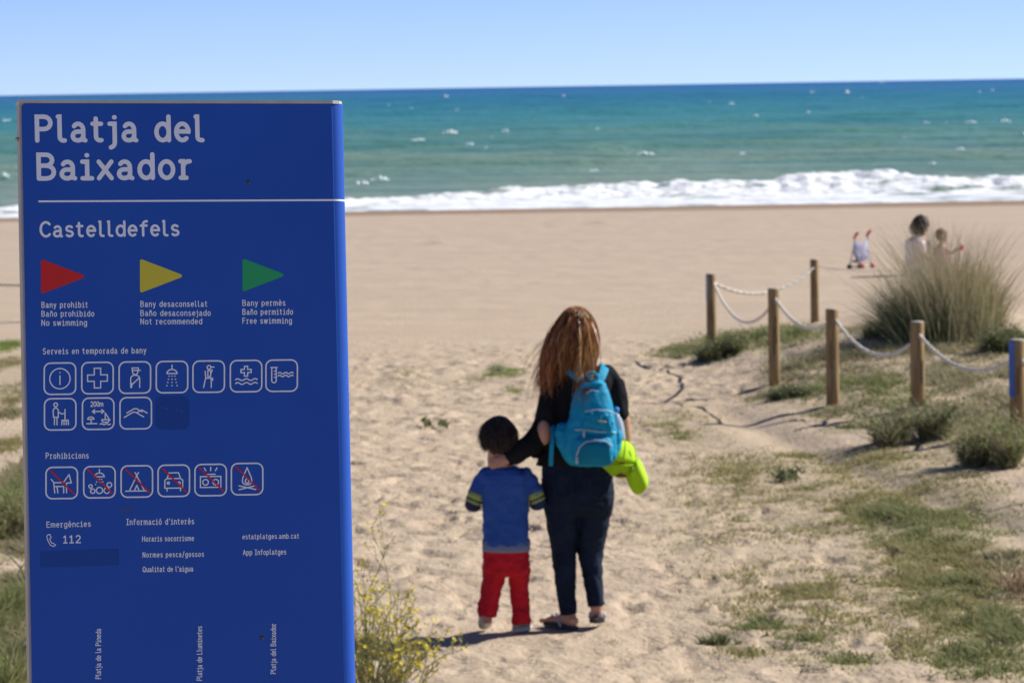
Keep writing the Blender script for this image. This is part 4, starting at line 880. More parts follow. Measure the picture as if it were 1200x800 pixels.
def head(mb, c, s=1.0, turn=0):
    """face towards +y, turned by `turn` (radians, towards -x)"""
    c = Vector(c); R_ = Matrix.Rotation(turn, 3, 'Z'); q = lambda x, y, z: c + R_ @ Vector((x, y, z)) * s
    mb.ball(q(0, -.005, .02), (.074 * s, .092 * s, .098 * s), 20, 14); mb.ball(q(0, .035, -.055), (.052 * s, .055 * s, .06 * s), 16, 10)
    mb.tube([q(0, .085, .015), q(0, .103, -.018), q(0, .098, -.034)], [.008 * s, .013 * s, .015 * s], 8, ref=(1, 0, 0))
    for x in (-1, 1): mb.tube([q(x * .074, -.002, .018), q(x * .082, -.012, 0), q(x * .076, -.004, -.028)], [(.014 * s, .008 * s)] * 3, 8, ref=(1, 0, 0))
    mb.tube([q(-.02, .088, -.062), q(.02, .088, -.062)], .008 * s, 8, ref=(0, 0, 1))
    return q
def face_bits(q, s, parent):
    eye = mat('eye_white', (.7, .7, .68), .3); lip = mat('lip', (.42, .14, .12), .5)
    for x in (-1, 1):
        mb = MB(); mb.ball(q(x * .030, .080, .012), (.013 * s, .009 * s, .009 * s), 10, 8); e = mb.build('eye', eye, parent)
        mb = MB(); mb.ball(q(x * .030, .0875, .012), (.005 * s, .003 * s, .005 * s), 8, 6); mb.build('iris', mat('iris', (.05, .03, .02), .2), e)
        mb = MB(); mb.tube([q(x * .015, .089, .032), q(x * .045, .080, .034)], .003 * s, 6, ref=(0, 0, 1)); mb.build('eyebrow', mat('brow', (.05, .03, .02), .8), parent)
    mb = MB(); mb.tube([q(-.022, .094, -.062), q(0, .098, -.060), q(.022, .094, -.062)], [(.003 * s, .005 * s)] * 3, 8, ref=(0, 1, 0)); mb.build('mouth', lip, parent)
def hand(mb, wrist, fwd, nrm, s=1.0, curl=.5, thumb=1):
    """palm from wrist along fwd; fingers curl towards -nrm; five fingers"""
    wrist = Vector(wrist); f = Vector(fwd).normalized(); n = Vector(nrm); n = (n - f * n.dot(f)).normalized(); sd = f.cross(n).normalized()
    mb.tube([wrist, wrist + f * .03 * s, wrist + f * .075 * s], [(.026 * s, .017 * s), (.036 * s, .015 * s), (.040 * s, .013 * s)], 12, ref=n)
    for i, (o, L) in enumerate(((-.030, .062), (-.010, .074), (.010, .070), (.029, .054))):
        p = wrist + f * .080 * s + sd * o * s; pts = [p - f * .02 * s]; d = f.copy()
        for k in range(3): d = (d - n * curl * (.45 + .25 * k)).normalized(); pts.append(pts[-1] + d * L * s * (.62, .42, .30)[k])
        mb.tube(pts, [.0088 * s, .0085 * s, .0078 * s, .0066 * s], 8, ref=n)
    p = wrist + f * .025 * s - sd * .024 * s * thumb; d = (f * .7 - sd * .7 * thumb - n * .3).normalized()
    mb.tube([p, p + d * .035 * s, p + (d + f * .5).normalized() * .066 * s], [.011 * s, .010 * s, .008 * s], 8, ref=n)

g0 = ground(697, 735.5); YW = g0.y - .02
g1 = ground(592, 740); YB = g1.y - .02
def W(px, py, dy=0): p = at(px, py, YW); return Vector((p.x, p.y + dy, p.z))
def B(px, py, dy=0): p = at(px, py, YB); return Vector((p.x, p.y + dy, p.z))
KW = YW / FPX; KB = YB / FPX
for q_ in (W(657, 730), W(699, 736), B(570, 742), B(610, 739)): FOOT.append((q_.x, q_.y))

def stack(mb, F_, K, rows, n=28, pw=.85):
    """rows: (x_left, x_right, y, half depth, dy) in picture units -> closed loft"""
    rr = []
    for (x0, x1, y, dep, dy) in rows:
        a = F_(x0, y, dy); b = F_(x1, y, dy); c = (a + b) / 2; h = (b - a) / 2; ring = []
        for k in range(n):
            th = 2 * math.pi * k / n; cx, sy = math.cos(th), math.sin(th)
            cx = math.copysign(abs(cx) ** pw, cx); sy = math.copysign(abs(sy) ** pw, sy); ring.append(c + h * cx + Vector((0, dep * sy, 0)))
        rr.append(ring)
    mb.rings(rr); return mb

def build_woman():
    gw = Vector((W(680, 733).x, YW, 0)); root = empty('person', gw, 'woman with long auburn hair, black cardigan and dark jeans walking beside a boy', 'person')
    b = MB(); hc = W(675, 390, .01); q = head(b, hc, 1.0, .12)
    b.tube([W(677, 402), W(679, 420, -.01), W(681, 434, -.01)], [.052, .050, .062], 14, ref=(0, 1, 0))
    stack(b, W, KW, [(655, 708, 436, .07, 0), (648, 716, 446, .085, 0), (652, 712, 480, .09, 0), (656, 706, 510, .08, 0), (645, 712, 545, .085, 0), (645, 714, 575, .09, 0), (655, 705, 592, .06, 0)])
    # left arm (viewer's left) bent, hand on the boy's neck
    el = W(637, 507, -.06); wr = B(597, 536, -.065)
    b.tube([W(653, 442), W(646, 472, -.02), el], [.045, .042, .036], 12); b.tube([el, el.lerp(wr, .5), wr], [.036, .034, .024], 12)
    b.ball(el + Vector((.001, -.044, .012)), (.036, .030, .062), 14, 10)
    hand(b, wr, B(574, 541, -.098) - wr, (-.1, -1, .15), .72, .25, -1)
    # right arm hangs, forearm shows below the sleeve, hand holds the cap
    b.tube([W(713, 440), W(723, 470), W(730, 492, -.01), W(733, 512, .0), W(731, 528, .0)], [.045, .042, .036, .031, .023], 12)
    hand(b, W(731, 527, .0), (-.15, -.15, -1), (.95, .2, 0), .95, .65, 1)
    # legs and feet
    b.tube([W(658, 575), W(660, 640, .01), W(663, 690), W(666, 718)], [.06, .042, .036, .033], 14); b.tube([W(697, 575), W(693, 640, .04), W(696, 690, .01), W(699, 712, -.01)], [.06, .042, .034, .032], 14)
    z0 = .022
    a = W(667, 722); a.z = .085; t0 = Vector((a.x, a.y - .01, .05)); b.tube([a, t0, ], [.034, .036], 12)
    b.tube([Vector((a.x + .018, a.y - .03, z0 + .022)), Vector((a.x - .03, a.y + .035, z0 + .026)), Vector((a.x - .085, a.y + .10, z0 + .016))], [(.033, .026), (.036, .026), (.042, .015)], 14, ref=(0, 0, 1))
    for i in range(5): u = (i - 2) * .016; p = Vector((a.x - .098 + u * .75, a.y + .118 + u * .75 - abs(u) * .3, z0 + .010)); b.tube([p, p + Vector((-.018, .022, -.002))], .009 if i else .012, 8, ref=(0, 0, 1))
    # rear foot: heel lifted, sole turned to the viewer
    h = W(699.5, 717, 0); toe = Vector((h.x + .004, h.y + .135, z0 + .018)); hl = Vector((h.x, h.y - .012, .082))
    b.tube([W(699, 706), hl + Vector((0, .01, .02))], [.034, .034], 12)
    b.tube([hl, hl.lerp(toe, .5) + Vector((0, .01, .0)), toe], [(.031, .034), (.036, .028), (.043, .017)], 14, ref=(0, 0, 1))
    for i in range(5): u = (i - 2) * .017; p = toe + Vector((u, .028 - abs(u) * .4, -.006)); b.tube([p, p + Vector((0, .028, 0))], .009, 8, ref=(0, 0, 1))
    o = b.build('body', SKIN, root, voxel=.0052, relax=2); face_bits(q, 1.0, o)
    # cardigan
    black = mat('black_knit', (.009, .009, .010), .95, .12, var=(.015, .015, .016), vs=9, bump=.004, bs=70)
    s = MB()
    stack(s, W, KW, [(668, 696, 427, .062, -.005), (657, 708, 431, .082, -.005), (648, 718, 437, .098, -.005), (645, 722, 446, .108, -.005), (647, 719, 470, .118, -.005), (650, 716, 500, .120, 0), (641, 716, 520, .122, 0), (632, 718, 535, .125, 0), (628, 719, 545, .125, 0)])
    s.tube([W(657, 441), W(649, 458, -.01), W(644, 480, -.03), el + Vector((0, 0, .005))], [.064, .066, .066, .063], 16)
    w2 = wr + (el - wr) * .06
    s.tube([el, el.lerp(w2, .35) + Vector((0, 0, -.004)), el.lerp(w2, .7), w2], [.064, .060, .052, .044], 16)
    s.tube([W(707, 440), W(718, 452), W(724, 472), W(728, 488, -.01)], [.062, .060, .052, .046], 16)
    s.tube([W(640, 512, .02), W(629, 528, .03), W(626, 533, .03)], [(.04, .05), (.036, .06), (.022, .05)], 12)
    o = s.build('cardigan', black, root, voxel=.007, relax=3, disp=[(.09, .018), (.035, .006)])
    # jeans
    den = mat('dark_denim', (.005, .009, .020), .85, .15, var=(.010, .019, .042), vs=7, bump=.003, bs=120)
    j = MB(); stack(j, W, KW, [(636, 717, 538, .105, 0), (634, 718, 556, .120, 0), (634, 720, 574, .128, -.01), (636, 719, 590, .122, -.01), (639, 717, 603, .10, 0)])
    j.tube([W(658, 585, -.01), W(659, 615), W(660, 640, .01), W(662, 668, .0), W(664, 700, -.005), W(666, 719, -.01)], [(.086, .10), (.078, .09), (.064, .072), (.056, .064), (.046, .052), (.044, .048)], 18, cap=False)
    j.tube([W(697, 585, -.01), W(696, 612, .02), W(692, 645, .045), W(694, 672, .03), W(697, 696, .0), W(699, 709, -.01)], [(.088, .10), (.078, .09), (.066, .074), (.052, .060), (.044, .048), (.042, .046)], 18, cap=False)
    j.build('jeans', den, root, voxel=.0065, relax=2, disp=[(.05, .013), (.02, .005)])
    st = mat('stitch', (.016, .022, .035), .8)
    for x in (648, 690):
        mb = MB(); pts = [(x, 556), (x + 1, 575), (x + 12, 582), (x + 22, 575), (x + 22, 556), (x, 556)]
        mb.tube([W(px_, py_, -.138 + .0016 * (abs(px_ - 677) - 20)) for px_, py_ in pts], .0016, 5); mb.build('back_pocket', st, root)
    mb = MB(); mb.box(*[tuple(v) for v in (W(646, 548, -.142), W(650, 545.5, -.128))]); 
    # flip-flops
    sole = mat('sandal_sole', (.035, .045, .06), .8, var=(.06, .07, .09), vs=14); strap = mat('sandal_strap', (.35, .42, .50), .6)
    def flop(c, yaw, pitch):
        o = MB(); n = 20; rr_ = []
        Rz = Matrix.Rotation(yaw, 3, 'Z') @ Matrix.Rotation(pitch, 3, 'X')
        for dz in (-.008, .006): rr_.append([c + Rz @ Vector(((.038 + .010 * math.sin(t)) * math.cos(t), .128 * math.sin(t), dz)) for t in [2 * math.pi * k / n for k in range(n)]])
        o.rings(rr_); s_ = o.build('flip_flop', sole, root)
        m_ = MB(); top = c + Rz @ Vector((0, .03, .052)); tip = c + Rz @ Vector((0, .085, .008))
        for x in (-.04, .04): m_.tube([tip, top + Rz @ Vector((x * .3, .02, 0)), c + Rz @ Vector((x * .85, -.02, .03)), c + Rz @ Vector((x, -.04, .006))], .006, 6)
        m_.build('strap', strap, s_)
    flop(Vector((a.x - .040, a.y + .045, .012)), rad(40), 0)
    flop(Vector((h.x + .002, h.y + .055, .040)), 0, rad(-15))
    # hair
    hm = mat('auburn_hair', (.1, .05, .02), .36, .8, island=[(.045, .014, .006), (.19, .055, .014), (.40, .13, .030), (.60, .24, .06), (.75, .42, .16)], trans=.42)
    hm2 = mat('sunlit_hair', (.3, .15, .06), .42, .5, island=[(.16, .07, .02), (.34, .17, .06), (.55, .32, .13)], trans=.35)  # paler gold copy of the auburn: sunlight on her right painted in
    cap_ = MB(); cap_.ball(hc + Vector((0, -.010, .022)), (.082, .096, .101), 20, 14); cap_.tube([hc + Vector((0, -.065, .0)), hc + Vector((-.01, -.085, -.07)), hc + Vector((-.03, -.095, -.13))], [(.080, .03), (.085, .03), (.07, .015)], 14)
    # keep the face free
    for i, v in enumerate(cap_.v):
        if v.y > hc.y + .055 and v.z < hc.z + .065: cap_.v[i] = Vector((v.x, hc.y + .055, v.z))
    hr = cap_.build('hair', mat('hair_base', (.08, .034, .013), .6, .3, var=(.12, .052, .018), vs=20), root, voxel=.006, relax=2)
    coll = [(hc + Vector((0, 0, .02)), (.094, .106, .112)), (W(681, 470, 0), (.16, .135, .21)), (W(646, 470, -.01), (.06, .07, .17))]
    def wind(p, d, t, amp):
        lf = np.clip(-d[:, 0] * 1.3 + .1, 0, 1)
        wx = -.05 - lf * (.03 + .62 * t * amp) ; wx = np.where(d[:, 0] > .35, -.10 - .25 * np.sin(t * 3), wx); return np.stack([wx, -.02 + .05 * amp, .30 * lf * t * amp], 1)
    def lng(d, rg): return .170 + .106 * d[:, 2] + .34 * np.clip(-d[:, 0] - .42, 0, 1) + .04 * np.clip(d[:, 0], 0, 1) + rg.normal(0, .04, len(d))
    strands('hair_strands', hm, hr, hc + Vector((0, -.008, .018)), (.088, .100, .106), 4200, lng, wind, coll, .0050, 3, 22, .66, curl=.42)
    # lock of hair that falls over the right strap
    strands('hair_lock', hm2, hr, hc + Vector((0, -.008, .018)), (.090, .102, .106), 420, lambda d, rg: .38 + rg.normal(0, .035, len(d)), lambda p, d, t, amp: np.stack([np.full(len(d), (-.05 if t < .45 else -.20)), np.full(len(d), -.25), np.zeros(len(d))], 1),
            [(hc + Vector((0, 0, .02)), (.098, .110, .114)), (W(684, 470, 0), (.16, .27, .20))], .0055, 9, 20, .72, keep=lambda d: (d[:, 0] > .1) & (d[:, 0] < .8) & (d[:, 1] < 0.1) & (d[:, 2] > -.2), curl=.2)
    strands('loose_hair', hm, hr, hc + Vector((-.02, 0, .0)), (.085, .09, .09), 46, lambda d, rg: rg.uniform(.10, .38, len(d)), lambda p, d, t, amp: np.stack([-.30 - .6 * amp, .1 * amp, .45 - .5 * amp * t + 0 * amp], 1), coll[:1], .0026, 21, 18, .75, keep=lambda d: (d[:, 0] < -.45), curl=.40)

def build_backpack():
    root = empty('backpack', W(690, 540, -.2), 'turquoise backpack worn on the back of the woman', 'backpack')
    tq = mat('turquoise_nylon', (.004, .27, .44), .65, .2, var=(.003, .22, .38), vs=6, bump=.003, bs=25); tq2 = mat('turquoise_panel', (.003, .15, .25), .7, .15, var=(.003, .18, .29), vs=6, bump=.002, bs=40)
    zipm = mat('zip_grey', (.38, .46, .50), .35, .6); dk = mat('badge_bronze', (.28, .25, .12), .4, .6)
    b = MB(); stack(b, W, KW, [(688, 702, 441, .035, -.165), (679, 709, 446, .055, -.17), (672, 713, 456, .070, -.18), (669, 716, 470, .080, -.19), (666, 719, 485, .088, -.195), (660, 722, 500, .092, -.198), (656, 724, 518, .094, -.20), (658, 722, 530, .090, -.20), (666, 714, 538, .075, -.19), (675, 706, 541, .05, -.18)], 28, .72)
    b.build('main_pouch', tq, root, voxel=.006, relax=2, disp=[(.07, .016), (.02, .004)])
    b = MB(); stack(b, W, KW, [(690, 712, 474, .03, -.255), (684, 716, 480, .04, -.262), (680, 718, 492, .044, -.268), (676, 718, 503, .035, -.262)], 24, .7); b.build('upper_pocket', tq, root, voxel=.005, relax=1, disp=[(.04, .014), (.015, .004)])
    b = MB(); stack(b, W, KW, [(676, 711, 504, .030, -.275), (672, 715, 509, .045, -.285), (670, 717, 520, .052, -.288), (670, 716, 532, .048, -.285), (675, 711, 539, .035, -.27)], 24, .7); fp = b.build('front_pocket', tq, root, voxel=.005, relax=1, disp=[(.05, .006)])
    yf = -.338
    b = MB(); stack(b, W, KW, [(684, 708, 510, .008, yf + .006), (677, 713, 516, .010, yf + .006), (674, 714, 527, .010, yf + .006), (674, 713, 536, .010, yf + .010)], 20, .6); b.build('pocket_panel', tq2, fp)
    def zp(pts, r, nm, par, y): mb = MB(); mb.tube([W(x, y_, y + dz) for x, y_, dz in pts], r, 7); mb.build(nm, zipm, par)
    zp([(673.5, 534, .012), (674.5, 524, .002), (678, 515, 0), (685, 509.5, .0), (697, 507.5, -.002), (708, 509, .0), (715, 514, .006)], .0036, 'zipper', fp, yf)
    zp([(673, 497, .03), (682, 496, .005), (700, 498.5, -.004), (720, 500, .035)], .0036, 'zipper', root, -.312)
    zp([(684, 476, .01), (697, 473.5, -.004), (710, 474, .0), (722, 480, .04)], .003, 'zipper', root, -.292)
    zp([(686, 455, 0), (692, 452, 0), (699, 453, 0)], .003, 'zipper', root, -.262)
    zp([(683, 497, 0), (682.5, 504, -.006)], .005, 'zipper_pull', root, -.316); zp([(674.5, 527, 0), (675, 534, -.004)], .005, 'zipper_pull', fp, yf)
    b = MB(); stack(b, W, KW, [(653, 668, 492, .05, -.17), (650, 669, 500, .065, -.18), (651, 670, 515, .07, -.185), (658, 671, 527, .055, -.185)], 20, .7); b.build('side_pocket', tq, root, voxel=.006, relax=1, disp=[(.03, .012)])
    b = MB(); stack(b, W, KW, [(714, 727, 499, .05, -.17), (715, 728, 508, .055, -.175), (714, 726, 520, .055, -.18), (711, 721, 530, .045, -.18)], 20, .7); b.build('side_pocket', tq, root, voxel=.006, relax=1, disp=[(.03, .012)])
    b = MB(); b.tube([W(699, 486, -.322), W(708, 487, -.322)], [(.008, .004)] * 2, 8, ref=(0, 0, 1)); b.build('badge', dk, root)
    for pts in (((692, 478), (688, 488), (690, 498)), ((703, 479), (701, 486), (706, 497)), ((712, 478), (711, 488), (714, 497))):
        b = MB(); b.tube([W(x, y, -.306 - .004 * (k == 1)) for k, (x, y) in enumerate(pts)], [.003, .006, .003], 7); b.build('gathered_fold', tq, root)
    # straps
    def strap(pts, w, nm, th=.006):
        mb = MB(); mb.tube([W(x, y, d) for x, y, d in pts], [(w, th)] * len(pts), 12, pw=.6); mb.build(nm, tq, root)
    strap([(705, 433, .06), (708, 428, .0), (708, 431, -.07), (704, 439, -.125), (698, 448, -.16)], .022, 'shoulder_strap')
    strap([(655, 434, .06), (657, 429, .0), (663, 431, -.09), (673, 438, -.13), (684, 446, -.155)], .016, 'shoulder_strap')
    strap([(646, 486, -.02), (648, 505, -.165), (646, 520, -.18), (645, 541, -.17)], .011, 'hanging_strap', .003)
    strap([(676, 452, -.22), (684, 447, -.235), (694, 445, -.24), (703, 446, -.235)], .010, 'top_flap', .010)
    mb = MB(); mb.tube([W(690, 443, -.19), W(687, 436, -.20), W(693, 432, -.20), W(699, 436, -.20), W(699, 443, -.19)], .008, 8); mb.build('handle', tq, root)
    # bottle
    bt = empty('water_bottle', W(725, 505, -.17), 'clear water bottle with blue cap in the side pocket of the turquoise backpack', 'bottle')
    r_ = []
    for y, r in ((512, .020), (510, .026), (498, .027), (492, .026), (487, .022), (483, .013), (481, .011)):
        c = W(725 - (505 - y) * .16, y, -.165); r_.append([c + Vector((r * math.cos(2 * math.pi * k / 16), r * math.sin(2 * math.pi * k / 16), 0)) for k in range(16)])
    mb = MB(); mb.rings(r_); mb.build('bottle_body', mat('bottle_plastic', (.55, .66, .75), .15, .6, trans=.3), bt)
    c = W(721, 478.5, -.165); mb = MB(); mb.tube([c, c + Vector((.001, 0, .012))], .014, 12); mb.build('bottle_cap', mat('cap_blue', (.02, .25, .60), .4), bt)

def build_cap():
    root = empty('cap', W(728, 545, -.10), 'neon yellow cap hanging from the hand of the woman beside her backpack', 'cap')
    ny = mat('neon_yellow', (.58, .90, .02), .7, .2, var=(.50, .80, .015), vs=9, trans=.12, bump=.002, bs=200); ny2 = mat('neon_yellow_lining', (.36, .58, .012), .8, .2, trans=.1)
    # crown: open bowl, apex up, opening down left
    C0 = W(726, 540, -.10); apex = (W(731, 513, -.07) - C0).normalized(); u = (W(744, 543, -.06) - C0); u = (u - apex * u.dot(apex)).normalized(); v = apex.cross(u).normalized(); H_ = .112; rows = []
    n = 28
    for i in range(9):
        t = i / 8; a = t * math.pi / 2; rr_ = math.cos(a) ** .8 * .088 if i < 8 else .004; hh = math.sin(a) * H_
        rows.append([C0 + apex * hh + u * rr_ * math.cos(2 * math.pi * k / n) * 1.0 + v * rr_ * .78 * math.sin(2 * math.pi * k / n) * (1 + .05 * math.sin(5 * 2 * math.pi * k / n)) for k in range(n)])
    mb = MB(); mb.rings(rows, close=False); mb.f.append(tuple(range(8 * n, 9 * n))); o = mb.build('crown', ny, root); sol = o.modifiers.new('s', 'SOLIDIFY'); sol.thickness = .003
    seam = mat('cap_seam', (.34, .55, .01), .8)
    for k in range(0, n, 4): mb = MB(); mb.tube([Vector(rows[i][k]) + (Vector(rows[i][k]) - C0).normalized() * .002 for i in range(8)], .0018, 5); mb.build('seam', seam, o)
    mb = MB(); mb.ball(C0 + apex * (H_ + .003), .007, 10, 6); mb.build('button', seam, o)
    # back flap with a dark patch, hanging lower left
    def sheet(nm, A_, B_, M, par, bow=(0, 0, 0), nx=12, ny_=8):
        v_ = []; f_ = []
        for j in range(ny_ + 1):
            for i in range(nx + 1):
                s_, t_ = i / nx, j / ny_; p = [None, None]
                for e, E_ in enumerate((A_, B_)):
                    k = s_ * (len(E_) - 1); k0 = min(int(k), len(E_) - 2); p[e] = E_[k0].lerp(E_[k0 + 1], k - k0)
                q_ = p[0].lerp(p[1], t_) + Vector(bow) * 4 * s_ * (1 - s_) * (.4 + .6 * t_); v_.append(q_)
        for j in range(ny_):
            for i in range(nx): a = j * (nx + 1) + i; f_.append((a, a + 1, a + nx + 2, a + nx + 1))
        ob = from_py(nm, v_, f_, M, par, True); so = ob.modifiers.new('s', 'SOLIDIFY'); so.thickness = .003; return ob
    sheet('lining', [W(703, 540.5, -.13), W(716, 539, -.165), W(730, 540, -.17), W(741, 540, -.15)], [W(704, 542, -.13), W(716, 553, -.155), W(727, 556.5, -.16), (W(738, 552, -.14))], ny2, root, (0, -.01, 0))
    sheet('visor', [W(732, 553, -.12), W(737, 548, -.165), W(744, 538, -.16), W(747, 533, -.12)], [W(737, 566, -.13), W(741, 573.5, -.15), W(748, 573, -.155), W(755.5, 565, -.15), W(756.5, 557, -.125), W(754, 547, -.11)], mat('neon_yellow_visor', (.44, .72, .012), .7, .2, var=(.38, .64, .01), vs=9, trans=.1), root, (.008, -.015, -.006))
    mb = MB(); mb.tube([W(721, 553.5, -.170), W(727, 551.5, -.175), (W(732, 553.5, -.170))], [(.006, .003), (.010, .004), (.005, .003)], 10, ref=(0, 1, 0)); mb.build('dark_red_patch', mat('patch_dark_red', (.16, .03, .02), .7), root)
    mb = MB(); mb.tube([W(736, 524, -.165), W(738, 530, -.17)], .003, 6); mb.build('eyelet', mat('eyelet_green', (.12, .35, .02), .7), root)

def build_boy():
    root = empty('person', Vector((B(592, 740).x, YB, 0)), 'small boy in blue shirt and red trousers walking beside the woman', 'person')
    b = MB(); hc = B(585, 512, .0); q = head(b, hc, .92, .1)
    b.tube([B(583, 524, -.015), B(581, 538, -.015), B(590, 550, 0)], [.047, .044, .055], 14)
    stack(b, B, KB, [(574, 606, 556, .045, 0), (572, 612, 566, .055, 0), (573, 613, 600, .06, 0), (573, 613, 640, .06, 0), (576, 610, 665, .05, 0)])
    for sg, sh, el, wrp in ((-1, B(570, 563), B(554, 590, -.01), B(566, 588, .16)), (1, B(613, 562), B(631, 586, -.01), B(618, 586, .16))):
        b.tube([sh, sh.lerp(el, .5), el], [.034, .031, .028], 12); b.tube([el, el.lerp(wrp, .5), wrp], [.027, .025, .019], 12, ref=(0, 0, 1)); hand(b, wrp, (-sg * .4, 1, .05), (0, 0, 1), .68, .5, sg)
    b.tube([B(576, 655), B(573, 690), B(570, 725)], [.042, .030, .028], 12); b.tube([B(606, 655), B(608, 690), B(610, 725)], [.042, .030, .028], 12)
    o = b.build('body', mat('skin_boy', (.52, .27, .19), .55, .4, var=(.46, .22, .15), vs=12), root, voxel=.005, relax=2); face_bits(q, .92, o)
    tb = mat('blue_jersey', (.024, .075, .29), .85, .2, var=(.028, .085, .32), vs=8, bump=.003, bs=80)
    s = MB(); stack(s, B, KB, [(577, 606, 545.5, .05, -.005), (569, 613, 549, .066, -.005), (564, 619, 555, .082, -.005), (563, 620, 566, .09, 0), (565, 619, 590, .094, 0), (566, 620, 615, .096, 0), (567, 621, 630, .098, 0), (566, 622, 638, .100, 0)], 28, .8)
    s.tube([B(571, 557), B(563, 568), B(557, 580, -.01)], [.045, .042, .039], 14); s.tube([B(613, 555), B(622, 566), B(629, 579, -.01)], [.045, .042, .040], 14)
    s.build('shirt', tb, root, voxel=.0055, relax=2, disp=[(.10, .020), (.04, .014)])
    s = MB(); stack(s, B, KB, [(565, 621.5, 632, .095, 0), (565, 621.5, 643, .104, 0), (565.5, 621, 644.5, .102, 0)]); s.build('undershirt', mat('grey_cloth', (.16, .19, .28), .9, var=(.2, .22, .3), vs=15), root)
    # striped cuffs at the elbows
    def hoop(c0, c1, r, M, par, r2=None): mb = MB(); mb.tube([c0, c1], [r, r2 or r], 16, cap=False, ref=(0, 1, 0)); return mb.build('cuff_band', M, par)
    yg = mat('cuff_yellow_green', (.30, .36, .10), .85, var=(.24, .30, .09), vs=30); nv = mat('cuff_navy', (.012, .022, .075), .85)
    for a_, e_, f_ in ((B(559, 577, -.01), B(553, 591, -.012), B(557, 594, .06)), (B(626, 576, -.01), B(632, 589, -.012), B(627, 592, .06))):
        L = [a_.lerp(e_, t) for t in (0, .50, .62, .85, .97)]
        hoop(L[0], L[1], .0415, yg, root, .041); hoop(L[1], L[2], .0408, nv, root); hoop(L[2], L[3], .0405, yg, root, .038)
        mb = MB(); mb.tube([L[3] + Vector((0, 0, .002)), L[4], e_.lerp(f_, .5), f_], [.0375, .036, .034, .031], 14, ref=(1, 0, 0)); mb.build('cuff_band', nv, root)
    rd = mat('red_trousers', (.52, .012, .022), .85, .2, var=(.43, .009, .017), vs=7, bump=.003, bs=70)
    j = MB(); stack(j, B, KB, [(567, 620, 638, .088, 0), (566, 620, 655, .094, 0), (565, 621, 668, .092, 0), (570, 616, 674, .07, 0)], 28, .8)
    j.tube([B(580, 664), B(576, 690, .0), B(572, 708, -.01), B(570.5, 722, -.02)], [(.060, .078), (.055, .068), (.050, .058), (.046, .052)], 16, cap=False); j.tube([B(607, 664), B(609, 690, .02), B(610, 710, .01), B(611, 731, .0)], [(.057, .078), (.046, .062), (.043, .054), (.047, .054)], 16, cap=False)
    j.build('trousers', rd, root, voxel=.0055, relax=2, disp=[(.05, .020), (.02, .006)])
    sw = mat('shoe_white', (.62, .58, .52), .7, var=(.45, .40, .34), vs=25); sc = mat('shoe_cloth', (.20, .14, .13), .8, var=(.35, .3, .28), vs=15)
    # left shoe: heel up, sole to the viewer; right shoe flat
    def shoe(c, yaw, pitch):
        Rz = Matrix.Rotation(yaw, 3, 'Z') @ Matrix.Rotation(pitch, 3, 'X'); n = 20
        def ring(dz, k=1.0, y0=0): return [c + Rz @ Vector(((.034 + .007 * math.sin(t)) * math.cos(t) * k, .088 * math.sin(t) * k + y0, dz)) for t in [2 * math.pi * i / n for i in range(n)]]
        mb = MB(); mb.rings([ring(0, .94), ring(.003), ring(.018), ring(.020, .96)]); so = mb.build('shoe', sw, root)
        mb = MB(); mb.rings([ring(.019, .93), ring(.035, .90, -.003), ring(.052, .72, -.018), ring(.066, .50, -.036), ring(.075, .46, -.040)]); mb.build('shoe_upper', sc, so)
    shoe(Vector((B(569, 735).x, YB + .035, .046)), rad(6), rad(-33)); shoe(Vector((B(611, 736).x, YB + .05, .002)), rad(-28), 0)
    hb = MB(); hb.ball(hc + Vector((0, -.010, .026)), (.073, .088, .082), 20, 14); hb.ball(hc + Vector((-.002, -.040, -.03)), (.058, .050, .062), 16, 10)
    for i, v_ in enumerate(hb.v):
        if v_.y > hc.y + .05 and v_.z < hc.z + .05: hb.v[i] = Vector((v_.x, hc.y + .05, v_.z))
    hr = hb.build('hair', mat('boy_hair_base', (.020, .013, .009), .7, .3), root, voxel=.005, relax=2)
    hm = mat('boy_hair', (.03, .02, .013), .5, .4, island=[(.016, .011, .008), (.04, .026, .016), (.09, .058, .034)])
    strands('hair_strands', hm, hr, hc + Vector((0, -.012, .026)), (.073, .088, .081), 3000, lambda d, rg: rg.uniform(.025, .060, len(d)), lambda p, d, t, amp: d * .8 * (1 - t) + np.array([-.5, 0, .25]) * amp[:, None], [(hc + Vector((0, -.010, .026)), (.074, .089, .082))], .0040, 31, 6, .6, keep=lambda d: (d[:, 2] > -.62) & ~((d[:, 1] > .4) & (d[:, 2] < .4)), curl=.15)

